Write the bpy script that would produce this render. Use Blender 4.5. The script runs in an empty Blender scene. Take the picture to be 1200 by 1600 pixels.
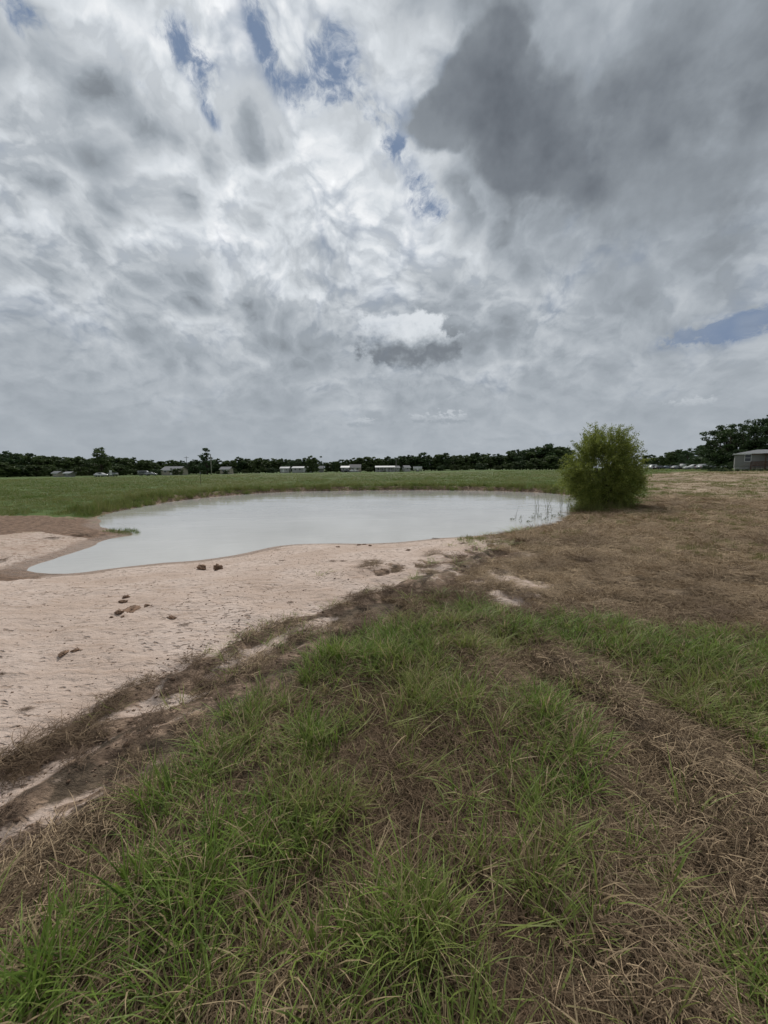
import bpy, bmesh, math, random
import numpy as np
from mathutils import Vector, Matrix, Euler

scene = bpy.context.scene
COL = scene.collection
R = math.radians
RNG = np.random.default_rng(7)
random.seed(7)

# ------------------------------------------------------------------ camera
EYE = np.array((0.0, 0.0, 1.6))
FPX = 620.0                     # focal length in photograph pixels (1200 x 1600)
PITCH, ROLL = R(-6.17), R(-0.34)
cam_m = Matrix.Rotation(R(90) + PITCH, 3, 'X') @ Matrix.Rotation(ROLL, 3, 'Z')
cd = bpy.data.cameras.new('camera')
cd.sensor_fit = 'VERTICAL'; cd.sensor_height = 36.0; cd.lens = 36.0 * FPX / 1600.0
cd.clip_start = 0.05; cd.clip_end = 20000
cam = bpy.data.objects.new('camera', cd); COL.objects.link(cam)
cam.matrix_world = Matrix.Translation(EYE) @ cam_m.to_4x4()
scene.camera = cam
CM = np.array(cam_m)

def ray(u, v):
    d = CM @ np.array(((u - 600) / FPX, -(v - 800) / FPX, -1.0))
    return d / np.linalg.norm(d)

def on_plane(u, v, z):                     # a pixel's direction met with the level z
    d = ray(u, v)
    t = (z - EYE[2]) / d[2]
    return EYE + d * t

def at_depth(u, v, y):                     # a pixel's direction at the distance y down the field
    d = ray(u, v)
    return EYE + d * (y / d[1])

# ------------------------------------------------------------------ node helpers
class S:
    """a socket with arithmetic"""
    def __init__(s, nt, sock): s.nt, s.k = nt, sock
    def _m(s, op, *a, clamp=False):
        n = s.nt.nodes.new('ShaderNodeMath'); n.operation = op; n.use_clamp = clamp
        for i, x in enumerate((s,) + a):
            if isinstance(x, S): s.nt.links.new(x.k, n.inputs[i])
            else: n.inputs[i].default_value = x
        return S(s.nt, n.outputs[0])
    def __add__(s, o): return s._m('ADD', o)
    __radd__ = __add__
    def __mul__(s, o): return s._m('MULTIPLY', o)
    __rmul__ = __mul__
    def __sub__(s, o): return s._m('SUBTRACT', o)
    def __rsub__(s, o): return (s * -1.0) + o
    def __truediv__(s, o): return s._m('DIVIDE', o)
    def __pow__(s, o): return s._m('POWER', o)
    def max(s, o): return s._m('MAXIMUM', o)
    def min(s, o): return s._m('MINIMUM', o)
    def exp(s): return s._m('EXPONENT')
    def abs(s): return s._m('ABSOLUTE')
    def clamp(s): return s._m('ADD', 0.0, clamp=True)
    def step(s, a, b, lo=0.0, hi=1.0):
        n = s.nt.nodes.new('ShaderNodeMapRange'); n.interpolation_type = 'SMOOTHSTEP'
        s.nt.links.new(s.k, n.inputs[0])
        for i, x in enumerate((a, b, lo, hi)):
            if isinstance(x, S): s.nt.links.new(x.k, n.inputs[i + 1])
            else: n.inputs[i + 1].default_value = x
        return S(s.nt, n.outputs[0])

def setin(nt, sock, x):
    if isinstance(x, S): nt.links.new(x.k, sock)
    elif isinstance(x, bpy.types.NodeSocket): nt.links.new(x, sock)
    elif isinstance(x, (tuple, list)) and len(x) == 3 and len(sock.default_value) == 4: sock.default_value = (*x, 1)
    else: sock.default_value = x

def noise(nt, vec, scale, detail=5, rough=0.55, lac=2.0, dist=0.0, typ='FBM', dim='3D', w=None):
    n = nt.nodes.new('ShaderNodeTexNoise'); n.noise_dimensions = dim
    n.noise_type = typ
    n.inputs['Scale'].default_value = scale; n.inputs['Detail'].default_value = detail
    n.inputs['Roughness'].default_value = rough; n.inputs['Lacunarity'].default_value = lac
    n.inputs['Distortion'].default_value = dist
    if vec is not None: setin(nt, n.inputs['Vector'], vec)
    if w is not None: n.inputs['W'].default_value = w
    return S(nt, n.outputs[0]), S(nt, n.outputs['Color'])

def mixc(nt, f, a, b, mode='MIX'):
    n = nt.nodes.new('ShaderNodeMix'); n.data_type = 'RGBA'; n.blend_type = mode
    setin(nt, n.inputs[0], f); setin(nt, n.inputs[6], a); setin(nt, n.inputs[7], b)
    return S(nt, n.outputs[2])

def vmath(nt, op, a, b=None, sc=None):
    n = nt.nodes.new('ShaderNodeVectorMath'); n.operation = op
    setin(nt, n.inputs[0], a)
    if b is not None: setin(nt, n.inputs[1], b)
    if sc is not None: setin(nt, n.inputs['Scale'], sc)
    return S(nt, n.outputs['Value'] if op in ('DOT_PRODUCT', 'LENGTH', 'DISTANCE') else n.outputs[0])

def comb(nt, x, y, z):
    n = nt.nodes.new('ShaderNodeCombineXYZ')
    for i, q in enumerate((x, y, z)): setin(nt, n.inputs[i], q)
    return S(nt, n.outputs[0])

def ramp(nt, f, stops):
    n = nt.nodes.new('ShaderNodeValToRGB'); e = n.color_ramp.elements
    n.color_ramp.interpolation = 'EASE'
    while len(e) < len(stops): e.new(0.5)
    for q, (p, c) in zip(e, stops): q.position = p; q.color = (*c, 1)
    setin(nt, n.inputs[0], f)
    return S(nt, n.outputs[0])

# ------------------------------------------------------------------ sun and sky
SUN_EL, SUN_AZ = R(50), R(-3)             # azimuth from +Y towards +X: it stands behind the broken cloud ahead
sdir = np.array((math.sin(SUN_AZ) * math.cos(SUN_EL), math.cos(SUN_AZ) * math.cos(SUN_EL), math.sin(SUN_EL)))
sl = bpy.data.lights.new('sun', 'SUN'); sl.energy = 2.2; sl.angle = R(10); sl.color = (1.0, 0.96, 0.9)
so = bpy.data.objects.new('sun', sl); COL.objects.link(so)
so.rotation_euler = Vector(sdir).to_track_quat('Z', 'Y').to_euler()
so.location = (0, 0, 30)

world = bpy.data.worlds.new('World'); scene.world = world; world.use_nodes = True
def build_sky():
    nt = world.node_tree; nt.nodes.clear()
    out = nt.nodes.new('ShaderNodeOutputWorld'); bg = nt.nodes.new('ShaderNodeBackground')
    bg.inputs['Strength'].default_value = 0.1
    nt.links.new(bg.outputs[0], out.inputs[0])
    sky = nt.nodes.new('ShaderNodeTexSky'); sky.sky_type = 'NISHITA'; sky.sun_disc = False
    sky.sun_elevation = SUN_EL; sky.sun_rotation = SUN_AZ; sky.air_density = 1.0; sky.dust_density = 0.6
    skyc = S(nt, sky.outputs[0])
    tc = nt.nodes.new('ShaderNodeTexCoord')
    d = vmath(nt, 'NORMALIZE', S(nt, tc.outputs['Generated']))
    sep = nt.nodes.new('ShaderNodeSeparateXYZ'); nt.links.new(d.k, sep.inputs[0])
    dx, dy, dz = (S(nt, sep.outputs[i]) for i in range(3))
    up = dz.max(0.0)
    t = ((up + 0.60) ** -1.0) * 1.5
    P = comb(nt, dx * t, dy * t, 0.0)                     # point on the cloud deck
    sund = vmath(nt, 'DOT_PRODUCT', d, tuple(sdir))

    def blob(u, v, a, b, rot=0.0, sharp=False, wob=None, lo=1.0, hi=0.4):
        """soft elliptical region of the sky round a direction; a, b half sizes in degrees"""
        c = ray(u, v); h = np.cross(c, (0, 0, 1.0)); h /= np.linalg.norm(h); k = np.cross(h, c)
        cr, sr = math.cos(R(rot)), math.sin(R(rot))
        e1, e2 = (h * cr + k * sr) / math.sin(R(a)), (k * cr - h * sr) / math.sin(R(b))
        q1, q2 = vmath(nt, 'DOT_PRODUCT', d, tuple(e1)), vmath(nt, 'DOT_PRODUCT', d, tuple(e2))
        r2 = q1 * q1 + q2 * q2
        front = vmath(nt, 'DOT_PRODUCT', d, tuple(c)).step(0.0, 0.3)
        if sharp:
            rr = r2 ** 0.5
            if wob is not None: rr = rr + wob
            return rr.step(lo, hi) * front
        return (r2 * -1.0).exp() * front

    # --- domain warp shared by all decks
    _, wc = noise(nt, P, 1.8, 2, 0.5, dim='2D')
    warp = vmath(nt, 'SCALE', vmath(nt, 'SUBTRACT', wc, (0.5, 0.5, 0.5)), sc=0.16)
    Pw = vmath(nt, 'ADD', P, warp)
    off = (sdir[0] / sdir[2] * 0.024, sdir[1] / sdir[2] * 0.024, 0.0)

    # --- the broad broken sheet
    def voro(vec, scale, detail=2.0, rough=0.5):
        n = nt.nodes.new('ShaderNodeTexVoronoi'); n.feature = 'F1'; n.voronoi_dimensions = '2D'; n.normalize = False
        n.inputs['Scale'].default_value = scale; n.inputs['Detail'].default_value = detail
        n.inputs['Roughness'].default_value = rough
        setin(nt, n.inputs['Vector'], vec)
        return S(nt, n.outputs['Distance'])
    _, wf = noise(nt, P, 7.0, 4, 0.6, dim='2D')
    Pf = vmath(nt, 'ADD', Pw, vmath(nt, 'SCALE', vmath(nt, 'SUBTRACT', wf, (0.5, 0.5, 0.5)), sc=0.065))
    pfw = dz.step(0.02, 0.45, 0.45, 1.0)
    def field(o, fine):
        q = vmath(nt, 'ADD', Pf, (3.1 + o[0], 7.7 + o[1], 0.4))
        n, _ = noise(nt, q, 2.5, 5 if fine else 2, 0.52, dim='2D')
        pf = 0.45 - voro(q, 6.4, 3.6 if fine else 1.0, 0.56)              # rounded heaps
        return (n - 0.5) * 1.9 + pf * pfw
    f0 = field((0, 0), True)
    f1 = field(off, False)
    n2, _ = noise(nt, vmath(nt, 'ADD', Pf, (13.0, 2.7, 1.4)), 11.0, 6, 0.62, dim='2D')
    big, _ = noise(nt, vmath(nt, 'ADD', P, (0.3, 4.0, 2.0)), 0.8, 2, 0.5, dim='2D')
    th = f0 + (n2 - 0.5) * 0.45 + (big - 0.5) * 1.0 + 0.62
    # thin places where the blue shows
    gaps = [(300, 85, 2.6, 1.5, -45, .62), (255, 45, 2.2, 1.0, -45, .45), (525, 90, 2.3, 2.2, -40, .75), (480, 145, 2.2, 1.6, -20, .55), (415, 60, 3.4, 1.3, -65, .55),
            (560, 165, 3.6, 1.5, -35, .5), (690, 330, 2.4, 1.6, -20, .62), (655, 300, 2.0, 1.8, 0, .42), (20, 12, 2.2, 1.2, -20, .75), (1160, 508, 5.0, 1.3, 5, .85), (1090, 520, 3.0, .8, 5, .5),
            (215, 135, 2.0, .7, -45, .4), (330, 180, 2.0, .8, -50, .3), (620, 220, 2.6, 2.6, 0, .3)]
    hole = None
    for u, v, a, b, r_, k in gaps:
        q = blob(u, v, a, b, r_) * k
        hole = q if hole is None else hole + q
    wisp, _ = noise(nt, vmath(nt, 'MULTIPLY', vmath(nt, 'ADD', Pf, (1.0, 5.0, 0.0)), (1.0, 0.8, 1.0)), 9.0, 7, 0.68, dim='2D')
    horiz = dz.step(0.30, 0.04)
    gapv = hole * 1.15 + ((wisp - 0.5) * 3.4 + (n2 - 0.5) * 1.6) * hole.step(0.03, 0.35) - f0 * 0.5
    cover = gapv.step(1.25, 0.22)
    th = th - hole * 0.55 + horiz * 0.10
    relief = (f0 - f1)
    glow = sund.step(0.72, 1.0)
    # thickness to brightness: thin edges bright, deep parts grey
    lum = th.step(-0.30, 1.30, 0.69, 0.34) * (relief * 0.9 + (n2 - 0.5) * 0.95 + (wisp - 0.5) * 0.35 + 1.0).max(0.6)
    lum = lum + glow * 0.20 * th.step(0.9, 0.3)
    lum = lum * dz.step(0.0, 0.5, 0.93, 1.0)

    # --- grey bases of lower cloud, drawn out by the distance
    n3, _ = noise(nt, vmath(nt, 'ADD', Pw, (31.0, 12.7, 5.0)), 2.0, 6, 0.58, dim='2D')
    bases = [(430, 500, 9, 3.4, -6, .30), (330, 640, 9, 1.6, 0, .22), (520, 630, 7, 1.5, 0, .20), (120, 520, 14, 4, -8, .24),
             (650, 555, 6.5, 2.2, 0, .30), (930, 420, 12, 5, 16, .14), (1000, 560, 12, 2, 8, .14), (60, 470, 8, 3, 0, .12), (560, 440, 10, 3, 0, .06), (620, 490, 9, 3.0, 0, .22), (180, 300, 7, 3, -25, .16), (330, 250, 6, 2.5, -35, .14), (90, 180, 6, 3, -40, .14), (420, 330, 7, 2.5, -10, .12)]
    bb = None
    for u, v, a, b, r_, k in bases:
        q = blob(u, v, a, b, r_) * k
        bb = q if bb is None else bb + q
    low = ((n3 - 0.5) * 1.5 + bb + 0.12 + (0.42 - voro(vmath(nt, 'ADD', Pf, (31.0, 12.7, 5.0)), 3.2, 1.5, 0.5)) * 0.35)
    lowm = low.step(0.14, 0.46) * 0.5
    lum = lum * (1.0 - lowm) + lowm * (0.34 + relief * 0.12).max(0.24)

    # --- the heavy grey cloud that covers the upper right
    dn, _ = noise(nt, vmath(nt, 'ADD', d, (2.0, 1.0, 0.3)), 4.0, 5, 0.5)
    dn2, _ = noise(nt, vmath(nt, 'ADD', d, (5.0, 1.0, 0.3)), 11.0, 5, 0.58)
    v3 = nt.nodes.new('ShaderNodeTexVoronoi'); v3.feature = 'F1'; v3.normalize = False
    v3.inputs['Scale'].default_value = 9.0; v3.inputs['Detail'].default_value = 2.0; v3.inputs['Roughness'].default_value = 0.5
    setin(nt, v3.inputs['Vector'], vmath(nt, 'ADD', d, vmath(nt, 'SCALE', wf, sc=0.05)))
    voro3 = S(nt, v3.outputs['Distance']) * -1.0 + 0.8
    dw = (dn - 0.5) * 1.2 + (0.4 - voro3) * 0.55 + (dn2 - 0.5) * 0.5
    m1 = blob(820, 225, 18, 13, -38, True, dw, 1.05, 0.50)
    m2 = blob(775, 125, 8.5, 6.0, 0, True, dw, 1.05, 0.7)
    m3 = blob(940, 230, 24, 18, -25, True, dw, 1.4, 0.2) * 0.9
    m4 = blob(690, 205, 7.0, 5.0, 0, True, dw, 1.0, 0.75)
    dark = m1.max(m2).max(m3).max(m4)
    dcol = 0.185 + (dn - 0.5) * 0.42 + (dn2 - 0.5) * 0.14 + (voro3 - 0.4) * 0.05 + m1.step(1.0, 0.3) * 0.05
    lum = lum * (1.0 - dark) + dark * dcol
    cover = cover.max(dark)
    # veil over the right-hand upper corner
    veil = (blob(1130, 130, 20, 20) * 0.75).max(blob(900, -40, 16, 8) * 0.75)
    lum = lum * (1.0 - veil) + veil * (0.29 + (dn - 0.5) * 0.5 + (dn2 - .5) * .2)
    cover = cover.max(veil.step(0.25, 0.6))

    # near the horizon everything merges in pale grey air
    air = dz.step(0.42, 0.0) * 0.85
    lum = lum * (1.0 - air) + air * 0.40
    cover = cover.max(dz.step(0.12, 0.03))
    # --- cumulus heads: bright tops, dark flat bases
    cumn, _ = noise(nt, vmath(nt, 'MULTIPLY', d, (1.0, 1.0, 1.25)), 22.0, 7, 0.58)
    cum2, _ = noise(nt, d, 9.0, 4, 0.5)
    wob = (cumn - 0.5) * 1.5
    cumf, _ = noise(nt, vmath(nt, 'MULTIPLY', d, (1.0, 1.0, 1.6)), 70.0, 5, 0.6)
    def head(lum, u, v, a, b, top, base):
        c = ray(u, v); cn = cumn if b > 2 else cumf
        m = blob(u, v, a, b, 0, True, (cn - 0.5) * (1.9 if b > 2 else 3.4), 1.0, 0.72 if b > 2 else 0.4)
        lift = (dz - float(c[2])) / math.sin(R(b)) + (cn - 0.5) * 1.6          # -1 base .. 1 crown
        body = lift.step(-0.35, 0.55, base, top)
        m = m * lift.step(-0.95, -0.35)
        return lum * (1.0 - m) + m * body
    lum = lum * (1.0 - blob(634, 520, 13, 6) * 0.30)
    lum = head(lum, 634, 536, 8.2, 4.5, 0.70, 0.21)
    lum = head(lum, 700, 655, 3.2, 1.1, 0.52, 0.36)
    lum = head(lum, 562, 662, 2.6, 0.8, 0.50, 0.38)
    lum = head(lum, 1085, 632, 2.6, 1.0, 0.50, 0.39)
    lum = head(lum, 655, 655, 2.0, 0.9, 0.50, 0.36)

    tint = ramp(nt, lum, [(0.0, (0.84, 0.97, 1.18)), (0.3, (0.89, 0.99, 1.10)), (0.6, (0.94, 1.0, 1.06)), (0.9, (0.98, 1.0, 1.02))])
    cloud = vmath(nt, 'SCALE', tint, sc=lum * 8.3)
    blue = mixc(nt, 1.0, skyc, (1.45, 1.95, 2.9), 'DARKEN')
    col = mixc(nt, cover, blue, cloud)
    setin(nt, bg.inputs['Color'], col)
build_sky()
world.cycles.sampling_method = 'NONE'
cy = scene.cycles
cy.max_bounces = 3; cy.diffuse_bounces = 2; cy.glossy_bounces = 2; cy.transmission_bounces = 2; cy.transparent_max_bounces = 2; cy.caustics_reflective = False; cy.caustics_refractive = False

scene.cycles.use_adaptive_sampling = True; scene.cycles.adaptive_threshold = 0.012; scene.cycles.adaptive_min_samples = 12
scene.view_settings.view_transform = 'Standard'; scene.view_settings.look = 'None'
scene.view_settings.exposure = 0.35; scene.view_settings.gamma = 1.0
scene.view_settings.use_curve_mapping = False

# ------------------------------------------------------------------ general helpers
def smooth(a, b, x):
    t = np.clip((x - a) / (b - a), 0, 1)
    return t * t * (3 - 2 * t)

_perm = np.random.default_rng(3).random((256, 256)).astype(np.float32)
def vnoise(x, y):
    xi, yi = np.floor(x).astype(int), np.floor(y).astype(int)
    fx, fy = x - xi, y - yi
    fx, fy = fx * fx * (3 - 2 * fx), fy * fy * (3 - 2 * fy)
    g = lambda i, j: _perm[(xi + i) & 255, (yi + j) & 255]
    return (g(0, 0) * (1 - fx) + g(1, 0) * fx) * (1 - fy) + (g(0, 1) * (1 - fx) + g(1, 1) * fx) * fy
def fbm(x, y, scale=1.0, octv=4, gain=0.5):
    a, s, tot, n = 1.0, scale, 0.0, 0.0
    for k in range(octv):
        tot = tot + a * vnoise(x * s + 17.3 * k + 100, y * s + 9.1 * k + 100); n += a; a *= gain; s *= 2.03
    return tot / n - 0.5

def sd_poly(px, py, poly, chunk=60000):
    """signed distance to a closed polygon, negative inside"""
    P = np.asarray(poly, float)[:, :2]; Q = np.roll(P, -1, 0)
    out = np.empty(px.shape)
    for i in range(0, px.size, chunk):
        x, y = px[i:i + chunk, None], py[i:i + chunk, None]
        ex, ey = Q[:, 0] - P[:, 0], Q[:, 1] - P[:, 1]
        wx, wy = x - P[:, 0], y - P[:, 1]
        t = np.clip((wx * ex + wy * ey) / (ex * ex + ey * ey + 1e-12), 0, 1)
        d = np.sqrt(((wx - ex * t) ** 2 + (wy - ey * t) ** 2).min(1))
        cond = ((P[:, 1] <= y) != (Q[:, 1] <= y)) & (x < P[:, 0] + ex * (y - P[:, 1]) / (ey + 1e-12))
        out[i:i + chunk] = np.where(cond.sum(1) % 2 == 1, -d, d)
    return out
def sd_line(px, py, line, chunk=60000):
    P = np.asarray(line, float)[:, :2]; A, B = P[:-1], P[1:]
    out = np.empty(px.shape)
    for i in range(0, px.size, chunk):
        x, y = px[i:i + chunk, None], py[i:i + chunk, None]
        ex, ey = (B - A).T
        wx, wy = x - A[:, 0], y - A[:, 1]
        t = np.clip((wx * ex + wy * ey) / (ex * ex + ey * ey + 1e-12), 0, 1)
        out[i:i + chunk] = np.sqrt(((wx - ex * t) ** 2 + (wy - ey * t) ** 2).min(1))
    return out

def tag(o, label=None, cat=None, group=None, kind=None):
    if label: o['label'] = label
    if cat: o['category'] = cat
    if group: o['group'] = group
    if kind: o['kind'] = kind
    return o
def link(name, me, parent=None, mat=None):
    o = bpy.data.objects.new(name, me); COL.objects.link(o)
    if parent is not None: o.parent = parent
    if mat is not None and me is not None and not me.materials: me.materials.append(mat)
    return o
def empty(name, loc=(0, 0, 0), rz=0.0):
    o = bpy.data.objects.new(name, None); COL.objects.link(o)
    o.location = loc; o.rotation_euler = (0, 0, rz); o.empty_display_size = 0.2
    return o
def mesh_np(name, verts, faces, smooth_=False, attrs=None):
    """verts (n,3); faces (m,3|4) int array or list of such arrays"""
    me = bpy.data.meshes.new(name)
    fl = faces if isinstance(faces, list) else [faces]
    verts = np.asarray(verts, np.float32)
    me.vertices.add(len(verts)); me.vertices.foreach_set('co', verts.ravel())
    nl = sum(f.size for f in fl); nf = sum(len(f) for f in fl)
    if nf:
        me.loops.add(nl); me.polygons.add(nf)
        me.loops.foreach_set('vertex_index', np.concatenate([f.ravel() for f in fl]).astype(np.int32))
        cnt = np.concatenate([np.full(len(f), f.shape[1]) for f in fl])
        me.polygons.foreach_set('loop_start', np.concatenate([[0], np.cumsum(cnt)[:-1]]).astype(np.int32))
    me.update(calc_edges=bool(nf))
    if smooth_: me.polygons.foreach_set('use_smooth', np.ones(nf, bool))
    for k, v in (attrs or {}).items():
        v = np.asarray(v)
        if v.ndim == 1:
            a = me.attributes.new(k, 'INT' if v.dtype.kind == 'i' else 'FLOAT', 'POINT')
            a.data.foreach_set('value', v.astype(np.int32 if v.dtype.kind == 'i' else np.float32))
        else:
            a = me.attributes.new(k, 'FLOAT_VECTOR', 'POINT'); a.data.foreach_set('vector', v.astype(np.float32).ravel())
    return me

class MB:
    """collects simple shapes into one mesh"""
    def __init__(s): s.v, s.f = [], []
    def add(s, v, f):
        b = len(s.v); s.v += [tuple(map(float, q)) for q in v]; s.f += [tuple(b + i for i in q) for q in f]; return s
    def box(s, x0, y0, z0, x1, y1, z1):
        return s.add([(x0, y0, z0), (x1, y0, z0), (x1, y1, z0), (x0, y1, z0), (x0, y0, z1), (x1, y0, z1), (x1, y1, z1), (x0, y1, z1)],
                     [(0, 3, 2, 1), (4, 5, 6, 7), (0, 1, 5, 4), (1, 2, 6, 5), (2, 3, 7, 6), (3, 0, 4, 7)])
    def prism(s, prof, x0, x1):                     # profile of (y, z) points drawn along x
        n = len(prof)
        v = [(x0, y, z) for y, z in prof] + [(x1, y, z) for y, z in prof]
        return s.add(v, [tuple(range(n))[::-1], tuple(range(n, 2 * n))] + [(i, (i + 1) % n, n + (i + 1) % n, n + i) for i in range(n)])
    def tube(s, pts, rad, n=7, cap=True):
        pts = [Vector(p) for p in pts]; base = len(s.v); rings = []
        for i, p in enumerate(pts):
            t = (pts[min(i + 1, len(pts) - 1)] - pts[max(i - 1, 0)]).normalized()
            a = t.orthogonal().normalized() if i == 0 else (a - t * a.dot(t)).normalized()
            b = t.cross(a); r = rad[i] if hasattr(rad, '__len__') else rad
            rings.append([p + (a * math.cos(k * 2 * math.pi / n) + b * math.sin(k * 2 * math.pi / n)) * r for k in range(n)])
        v = [q for r_ in rings for q in r_]; f = []
        for i in range(len(pts) - 1):
            for k in range(n): f.append((i * n + k, i * n + (k + 1) % n, (i + 1) * n + (k + 1) % n, (i + 1) * n + k))
        if cap: f += [tuple(range(n))[::-1], tuple(range((len(pts) - 1) * n, len(pts) * n))]
        return s.add(v, f)
    def build(s, name, mat, parent=None, smooth_=False):
        me = bpy.data.meshes.new(name); me.from_pydata(s.v, [], s.f); me.update()
        if smooth_: me.polygons.foreach_set('use_smooth', np.ones(len(me.polygons), bool))
        return link(name, me, parent, mat)

def new_mat(name):
    m = bpy.data.materials.new(name); m.use_nodes = True; nt = m.node_tree
    return m, nt, nt.nodes['Principled BSDF'], nt.nodes['Material Output']
def attr(nt, name, typ='GEOMETRY'):
    n = nt.nodes.new('ShaderNodeAttribute'); n.attribute_name = name; n.attribute_type = typ
    return S(nt, n.outputs['Fac']), S(nt, n.outputs['Vector'])
def geo_pos(nt):
    n = nt.nodes.new('ShaderNodeNewGeometry'); return S(nt, n.outputs['Position'])
def obj_pos(nt):
    n = nt.nodes.new('ShaderNodeTexCoord'); return S(nt, n.outputs['Object'])
def bump(nt, bsdf, h, strength, dist):
    n = nt.nodes.new('ShaderNodeBump'); n.inputs['Strength'].default_value = strength; n.inputs['Distance'].default_value = dist
    setin(nt, n.inputs['Height'], h); nt.links.new(n.outputs[0], bsdf.inputs['Normal'])
def plain(name, col, rough=0.6, var=0.25, scale=3.0, metal=0.0, bumpd=0.0, spec=0.3):
    """painted / weathered surface: base colour broken up by noise"""
    m, nt, b, _ = new_mat(name)
    p = obj_pos(nt)
    n1, _ = noise(nt, p, scale, 5, 0.6)
    c = mixc(nt, n1.step(0.3, 0.7), tuple(x * (1 - var) for x in col), tuple(min(1, x * (1 + var)) for x in col))
    setin(nt, b.inputs['Base Color'], c); b.inputs['Roughness'].default_value = rough; b.inputs['Metallic'].default_value = metal
    b.inputs['Specular IOR Level'].default_value = spec
    if bumpd: bump(nt, b, n1, 0.5, bumpd)
    return m

# ------------------------------------------------------------------ pond outline and terrain
ZW = -0.35                                  # water level; the camera stands on z = 0
shore_px = [(40, 887), (75, 876), (120, 862), (152, 852), (160, 845), (178, 839), (205, 838), (218, 835), (195, 830), (165, 826), (152, 820), (160, 814), (150, 808),
            (175, 801), (215, 793), (260, 785), (310, 779), (350, 775), (400, 771), (460, 768), (560, 766.5), (650, 766), (740, 766.5), (800, 768), (850, 770), (893, 774),
            (915, 786), (898, 800), (880, 813), (850, 823), (820, 828), (795, 833), (740, 838), (690, 841), (640, 845), (580, 850), (530, 849), (470, 850), (430, 853), (390, 862),
            (345, 872), (300, 877), (230, 882), (170, 889), (100, 899), (60, 898)]
sp = np.array([on_plane(u, v, ZW)[:2] for u, v in shore_px])
# resample, round off and roughen the outline
def resample(P, step, closed=True):
    Q = np.vstack([P, P[:1]]) if closed else P
    d = np.r_[0, np.cumsum(np.linalg.norm(np.diff(Q, axis=0), axis=1))]
    n = max(8, int(d[-1] / step)); t = np.linspace(0, d[-1], n, endpoint=not closed)
    return np.c_[np.interp(t, d, Q[:, 0]), np.interp(t, d, Q[:, 1])]
SHORE = resample(sp, 0.35)
for _ in range(2): SHORE = (np.roll(SHORE, 1, 0) + 2 * SHORE + np.roll(SHORE, -1, 0)) / 4
SHORE += np.c_[fbm(SHORE[:, 0], SHORE[:, 1], 1.3, 3), fbm(SHORE[:, 0] + 50, SHORE[:, 1], 1.3, 3)] * 0.22

def gp(pts, z=-0.05): return np.array([on_plane(u, v, z)[:2] for u, v in pts])
def bz(x, y):                                # broad lie of the land
    z = 0.85 * smooth(8, 66, x) * smooth(10, 55, y) - 0.55 * smooth(25, 110, -x) * smooth(30, 110, y)
    z = z + 0.10 * fbm(x, y, 0.05, 3) * smooth(8, 30, np.hypot(x, y)) + 0.25 * fbm(x, y, 0.012, 2) * smooth(60, 200, np.hypot(x, y))
    return z
RIDGE = [gp([(85, 1163), (150, 1125), (210, 1090), (290, 1058), (400, 1003), (480, 972), (560, 945), (640, 918)]),
         gp([(-40, 1235), (20, 1205), (100, 1168), (180, 1142), (260, 1120), (330, 1098), (420, 1075)]),
         gp([(270, 1078), (340, 1070), (400, 1060), (470, 1030), (520, 1000), (590, 968)]),
         gp([(-60, 1330), (30, 1275), (120, 1205), (200, 1170), (300, 1135)])]
RUT = [gp([(560, 905), (640, 890), (710, 870), (770, 850)]), gp([(690, 925), (735, 898), (780, 870), (815, 848)]),
       gp([(760, 950), (860, 945), (960, 925), (1100, 915), (1250, 925)]),
       gp([(1190, 1560), (1110, 1440), (1050, 1300), (980, 1180), (900, 1110), (820, 1050), (780, 1000)])]
def shore_sd(x, y): return sd_poly(x, y, SHORE)
def height(x, y, s=None, fine=True):
    x, y = np.asarray(x, float).ravel(), np.asarray(y, float).ravel()
    s = np.full(x.shape, 99.0) if s is None else s
    near = np.hypot(x, y) < 120
    if (s == 99.0).any():
        s = s.copy(); s[near] = shore_sd(x[near], y[near])
    b = bz(x, y)
    far = smooth(15, 21, y) * smooth(-9.5, -6.0, x + 0.0 * y) + smooth(18, 24, y)
    far = np.clip(far, 0, 1)
    run = 5.0 * (1 - far) + 0.75 * far
    k = np.clip(s / run, 0, 1); prof = np.where(far > 0.5, smooth(0, 1, k), 1 - (1 - k) ** 1.7)
    z = ZW + (b - ZW) * prof
    z = np.where(s < 0, ZW - np.minimum(0.7, -s * 0.16), z)
    # low wash of sand left of the inlet
    if fine:
        land = smooth(0.05, 0.8, s); r = np.hypot(x, y); nr = smooth(30, 12, r)
        z = z + land * nr * (0.045 * fbm(x, y, 0.8, 3) + 0.10 * fbm(x, y, 2.6, 3) * GR(x, y) * smooth(.1, -.4, -y + .36 * x + 1.1) + 0.018 * fbm(x, y, 9.0, 2) + 0.012 * fbm(x * .6 + y * .35, y * 1.6 - x * .9, 2.6, 3))
        for L in RIDGE:
            m = r < 8
            if m.any():
                d = sd_line(x[m], y[m], L)
                z[m] += (0.032 * np.exp(-(d / 0.07) ** 2) - 0.025 * np.exp(-((d - 0.2) / 0.1) ** 2)) * (0.55 + 1.3 * fbm(x[m], y[m], 4.0, 3) + 0.3)
        for i, L in enumerate(RUT):
            m = r < 16
            if m.any():
                d = sd_line(x[m], y[m], L)
                tread = np.sin((x[m] * (0.9 if i != 1 else 0.5) + y[m] * 0.8) * 26) * 0.012 * (d < 0.22) if i < 3 else 0
                z[m] += -0.045 * np.exp(-(d / 0.17) ** 2) + 0.03 * np.exp(-((d - 0.33) / 0.09) ** 2) + tread
    return z

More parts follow.
